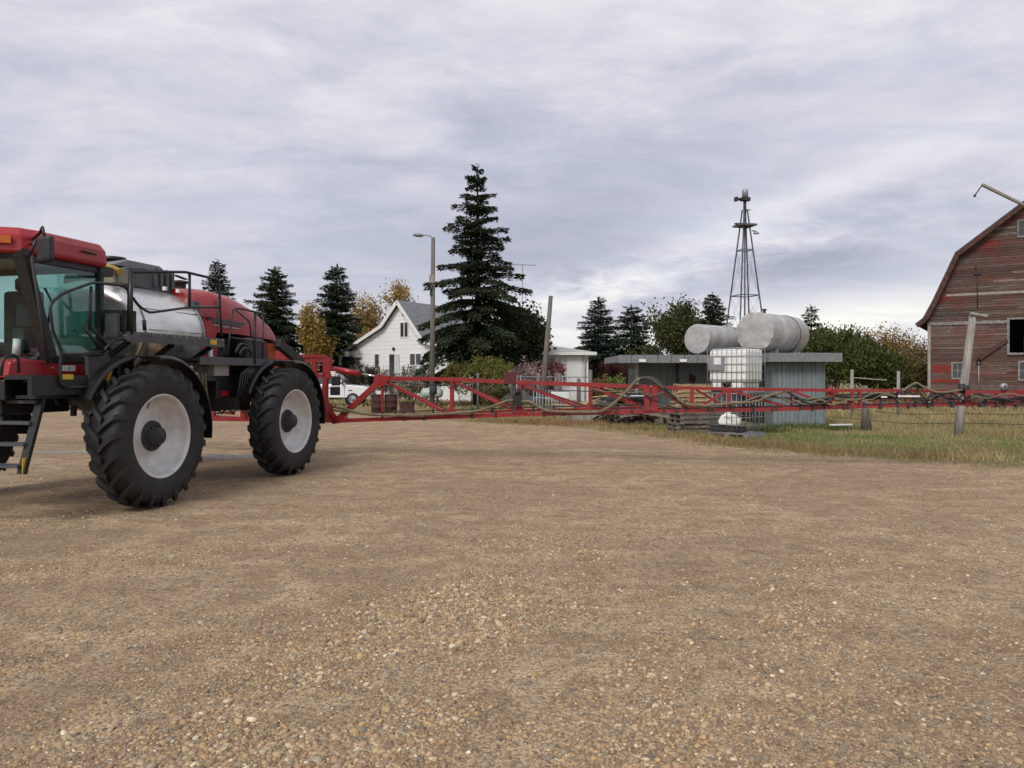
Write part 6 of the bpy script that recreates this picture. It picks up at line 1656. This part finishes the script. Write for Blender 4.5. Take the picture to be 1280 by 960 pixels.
# ================================================================== SKY, SUN, CAMERA
w = bpy.data.worlds.new('World'); SC.world = w; w.use_nodes = True
nt = w.node_tree; bg = nt.nodes['Background']
sun_el, sun_az = radians(42), radians(205)      # azimuth clockwise from +Y: behind the camera, to the left
sky = nt.nodes.new('ShaderNodeTexSky'); sky.sky_type = 'NISHITA'; sky.sun_disc = False
sky.sun_elevation = sun_el; sky.sun_rotation = sun_az; sky.air_density = 1.0; sky.dust_density = 2.0
tc = nt.nodes.new('ShaderNodeTexCoord'); sp = nt.nodes.new('ShaderNodeSeparateXYZ'); nt.links.new(tc.outputs['Generated'], sp.inputs[0])
zc = math_(nt, 'MAXIMUM', sp.outputs[2], 0.0)
den = math_(nt, 'ADD', zc, 0.16)
cx = math_(nt, 'DIVIDE', sp.outputs[0], den); cy = math_(nt, 'DIVIDE', sp.outputs[1], den)
cmb = nt.nodes.new('ShaderNodeCombineXYZ'); nt.links.new(cx, cmb.inputs[0]); nt.links.new(cy, cmb.inputs[1])
def mapped(sc, loc=(0, 0, 0), rot=0):
    mp = nt.nodes.new('ShaderNodeMapping'); mp.inputs['Scale'].default_value = sc; mp.inputs['Location'].default_value = loc; mp.inputs['Rotation'].default_value = (0, 0, rot)
    nt.links.new(cmb.outputs[0], mp.inputs['Vector']); return mp.outputs[0]
n1 = noise(nt, mapped((.42, .8, 1), (3.1, 1.4, 0), radians(28)), 1.0, 5, 0.52, 0.5)
n2 = noise(nt, mapped((1.2, 2.4, 1), (0.4, 5.0, 0), radians(28)), 1.3, 8, 0.6, 0.6)
az = nt.nodes.new('ShaderNodeMath'); az.operation = 'ARCTAN2'; nt.links.new(sp.outputs[0], az.inputs[0]); nt.links.new(sp.outputs[1], az.inputs[1])
AZ = az.outputs[0]; EL = math_(nt, 'ARCSINE', sp.outputs[2])
n3v = nt.nodes.new('ShaderNodeCombineXYZ'); nt.links.new(math_(nt, 'MULTIPLY', AZ, 3.0), n3v.inputs[0]); nt.links.new(math_(nt, 'MULTIPLY', EL, 9.0), n3v.inputs[1])
n3 = noise(nt, n3v.outputs[0], 1.9, 7, 0.62, 0.3)
def blob(a0, e0, wa, we, amt, slope=0.0, wob=0.5):
    da = math_(nt, 'SUBTRACT', AZ, radians(a0))
    e_ = math_(nt, 'SUBTRACT', math_(nt, 'SUBTRACT', EL, radians(e0)), math_(nt, 'MULTIPLY', da, slope))
    e_ = math_(nt, 'ADD', e_, math_(nt, 'MULTIPLY', math_(nt, 'SUBTRACT', n3, .5), radians(we) * wob * 3))
    q = math_(nt, 'ADD', math_(nt, 'POWER', math_(nt, 'ABSOLUTE', math_(nt, 'DIVIDE', da, radians(wa))), 2), math_(nt, 'POWER', math_(nt, 'ABSOLUTE', math_(nt, 'DIVIDE', e_, radians(we))), 2))
    return math_(nt, 'MULTIPLY', math_(nt, 'EXPONENT', math_(nt, 'MULTIPLY', q, -1)), amt)
v = math_(nt, 'ADD', math_(nt, 'MULTIPLY', n1, .28), math_(nt, 'MULTIPLY', n2, .14))
v = math_(nt, 'ADD', v, math_(nt, 'MULTIPLY', n3, .30))
n4 = noise(nt, n3v.outputs[0], 6.5, 5, 0.6, 0.6)
g4 = math_(nt, 'ADD', blob(7, 6.2, 6, 1.6, 1.0), blob(18, 8.8, 12, 2.2, .55, .2))
v = math_(nt, 'ADD', v, math_(nt, 'MULTIPLY', math_(nt, 'SUBTRACT', n4, .5), math_(nt, 'ADD', math_(nt, 'MULTIPLY', g4, .85), .05)))
v = math_(nt, 'ADD', v, 0.16)
for args in ((7.5, 6.3, 7, 1.4, .26, .22), (23, 3.6, 13, 1.7, .30, .10), (22, 12.5, 9, 1.3, .13, .32), (15, 10, 6, 2.2, .10, .2), (3, 3.2, 9, 1.6, .20, 0), (19, 7.6, 9, 1.5, -.22, .03), (8.5, 4.6, 4.5, 1.0, -.20, 0.1), (-8, 11, 20, 6, -.12, .12), (14, 17, 14, 4, -.05, .3), (1, 9, 8, 2.5, -.08, .15), (-22, 27, 26, 6, .12, 0), (25, 26, 22, 5, .12, 0)):
    v = math_(nt, 'ADD', v, blob(*args))
G = 12.0
def cc(r, g, b): return tuple(G * c for c in (r, g, b))
rp = ramp(nt, v, [(0.26, (0.285, 0.30, 0.365)), (0.44, (0.415, 0.418, 0.485)), (0.60, (0.555, 0.55, 0.59)), (0.84, (0.75, 0.73, 0.69))])
cl = mixc(nt, 1.0, rp, (G, G, G), 'MULTIPLY')
thin = ramp(nt, n2, [(0.38, (0.80, 0.80, 0.80)), (0.55, (0.95, 0.95, 0.95))])
fin = mixc(nt, thin, sky.outputs[0], cl)
nt.links.new(fin, bg.inputs[0]); bg.inputs[1].default_value = 0.092

sd = bpy.data.lights.new('sun', 'SUN'); sd.energy = 1.7; sd.angle = radians(22); sd.color = (1.0, 0.96, 0.90)
so = bpy.data.objects.new('sun', sd); COL.objects.link(so)
dirv = Vector((sin(sun_az) * cos(sun_el), cos(sun_az) * cos(sun_el), sin(sun_el)))
so.rotation_euler = dirv.to_track_quat('Z', 'Y').to_euler()

cd = bpy.data.cameras.new('camera'); co = bpy.data.objects.new('camera', cd); COL.objects.link(co)
co.location = (0, 0, EYE); co.rotation_euler = (radians(90), 0, 0)
cd.sensor_width = 36; cd.lens = 36 * F / 1280; cd.shift_y = -10 / 1280; cd.clip_start = .05; cd.clip_end = 3000
SC.camera = co
SC.view_settings.view_transform = 'Standard'; SC.view_settings.look = 'None'; SC.view_settings.exposure = 0.38; SC.view_settings.gamma = 1
SC.cycles.max_bounces = 4; SC.cycles.diffuse_bounces = 3; SC.cycles.adaptive_threshold = 0.02; w.cycles.sample_map_resolution = 256; w.cycles.sampling_method = 'MANUAL'; SC.cycles.transparent_max_bounces = 12

# ---- small parts that make the machine read as real
for x in (1.35, 1.15): 
    MB().box((x - .05, .785, 2.62), (x + .05, .81, 2.66)).build('hood_latch', M['black'], hd)
bl_ = MB()
for i in range(14): bl_.lathe([(0, .012), (.01, .010), (.011, .002)], (1.75 + i * .14, 1.442, 2.245), (0, 1, 0), 6, False)
bl_.build('bolts', M['galv'], spr)
ck = MB()
for x in (3.9, 4.15, 4.4): ck.lathe([(0, .014), (.012, .012), (.013, .002)], (x, .925, 1.80), (0, 1, 0), 6, False)
ck.build('bolts', M['galv'], spr)
MB().box((4.05, .921, 1.76), (4.30, .927, 1.83)).build('warning_decal', M['trim'], spr)
MB().box((1.9, 1.438, 2.17), (2.05, 1.446, 2.24)).build('warning_decal', M['yellow'], spr)
MB().tube([(2.35, .0, 3.42), (2.35, 0, 3.47)], .18, 16).build('filler_cap', M['black'], lo)
lv = MB(); lv.tube([(x1 - .25, (ry_ + .03) * cos(-.1), cz - .1), (x1 - .25, (ry_ + .03) * cos(.9), cz + rz_ * sin(.9) + .02)], .014, 6); lv.build('sight_gauge', M['whiteplastic'], tko)
hz = MB(); rr_ = random.Random(8)
for i in range(12):
    x = rr_.uniform(.6, 3.0); z = rr_.uniform(1.5, 1.8); hz.tube([(x, .62, z), (x - .3, .70 + rr_.uniform(0, .2), z - rr_.uniform(.05, .2)), (x - .7, .66, z + rr_.uniform(-.1, .1))], rr_.choice([.012, .018, .022]), 6)
hz.build('chassis_hoses', M['blackhose'], spr)
hz = MB()
for i in range(6):
    x = 4.7 - i * .2; hz.tube([(x, .88, 1.62), (x - .1, .95, 1.45), (x - .22, .88, 1.35)], .016, 6)
hz.build('cab_hoses', M['blackhose'], spr)
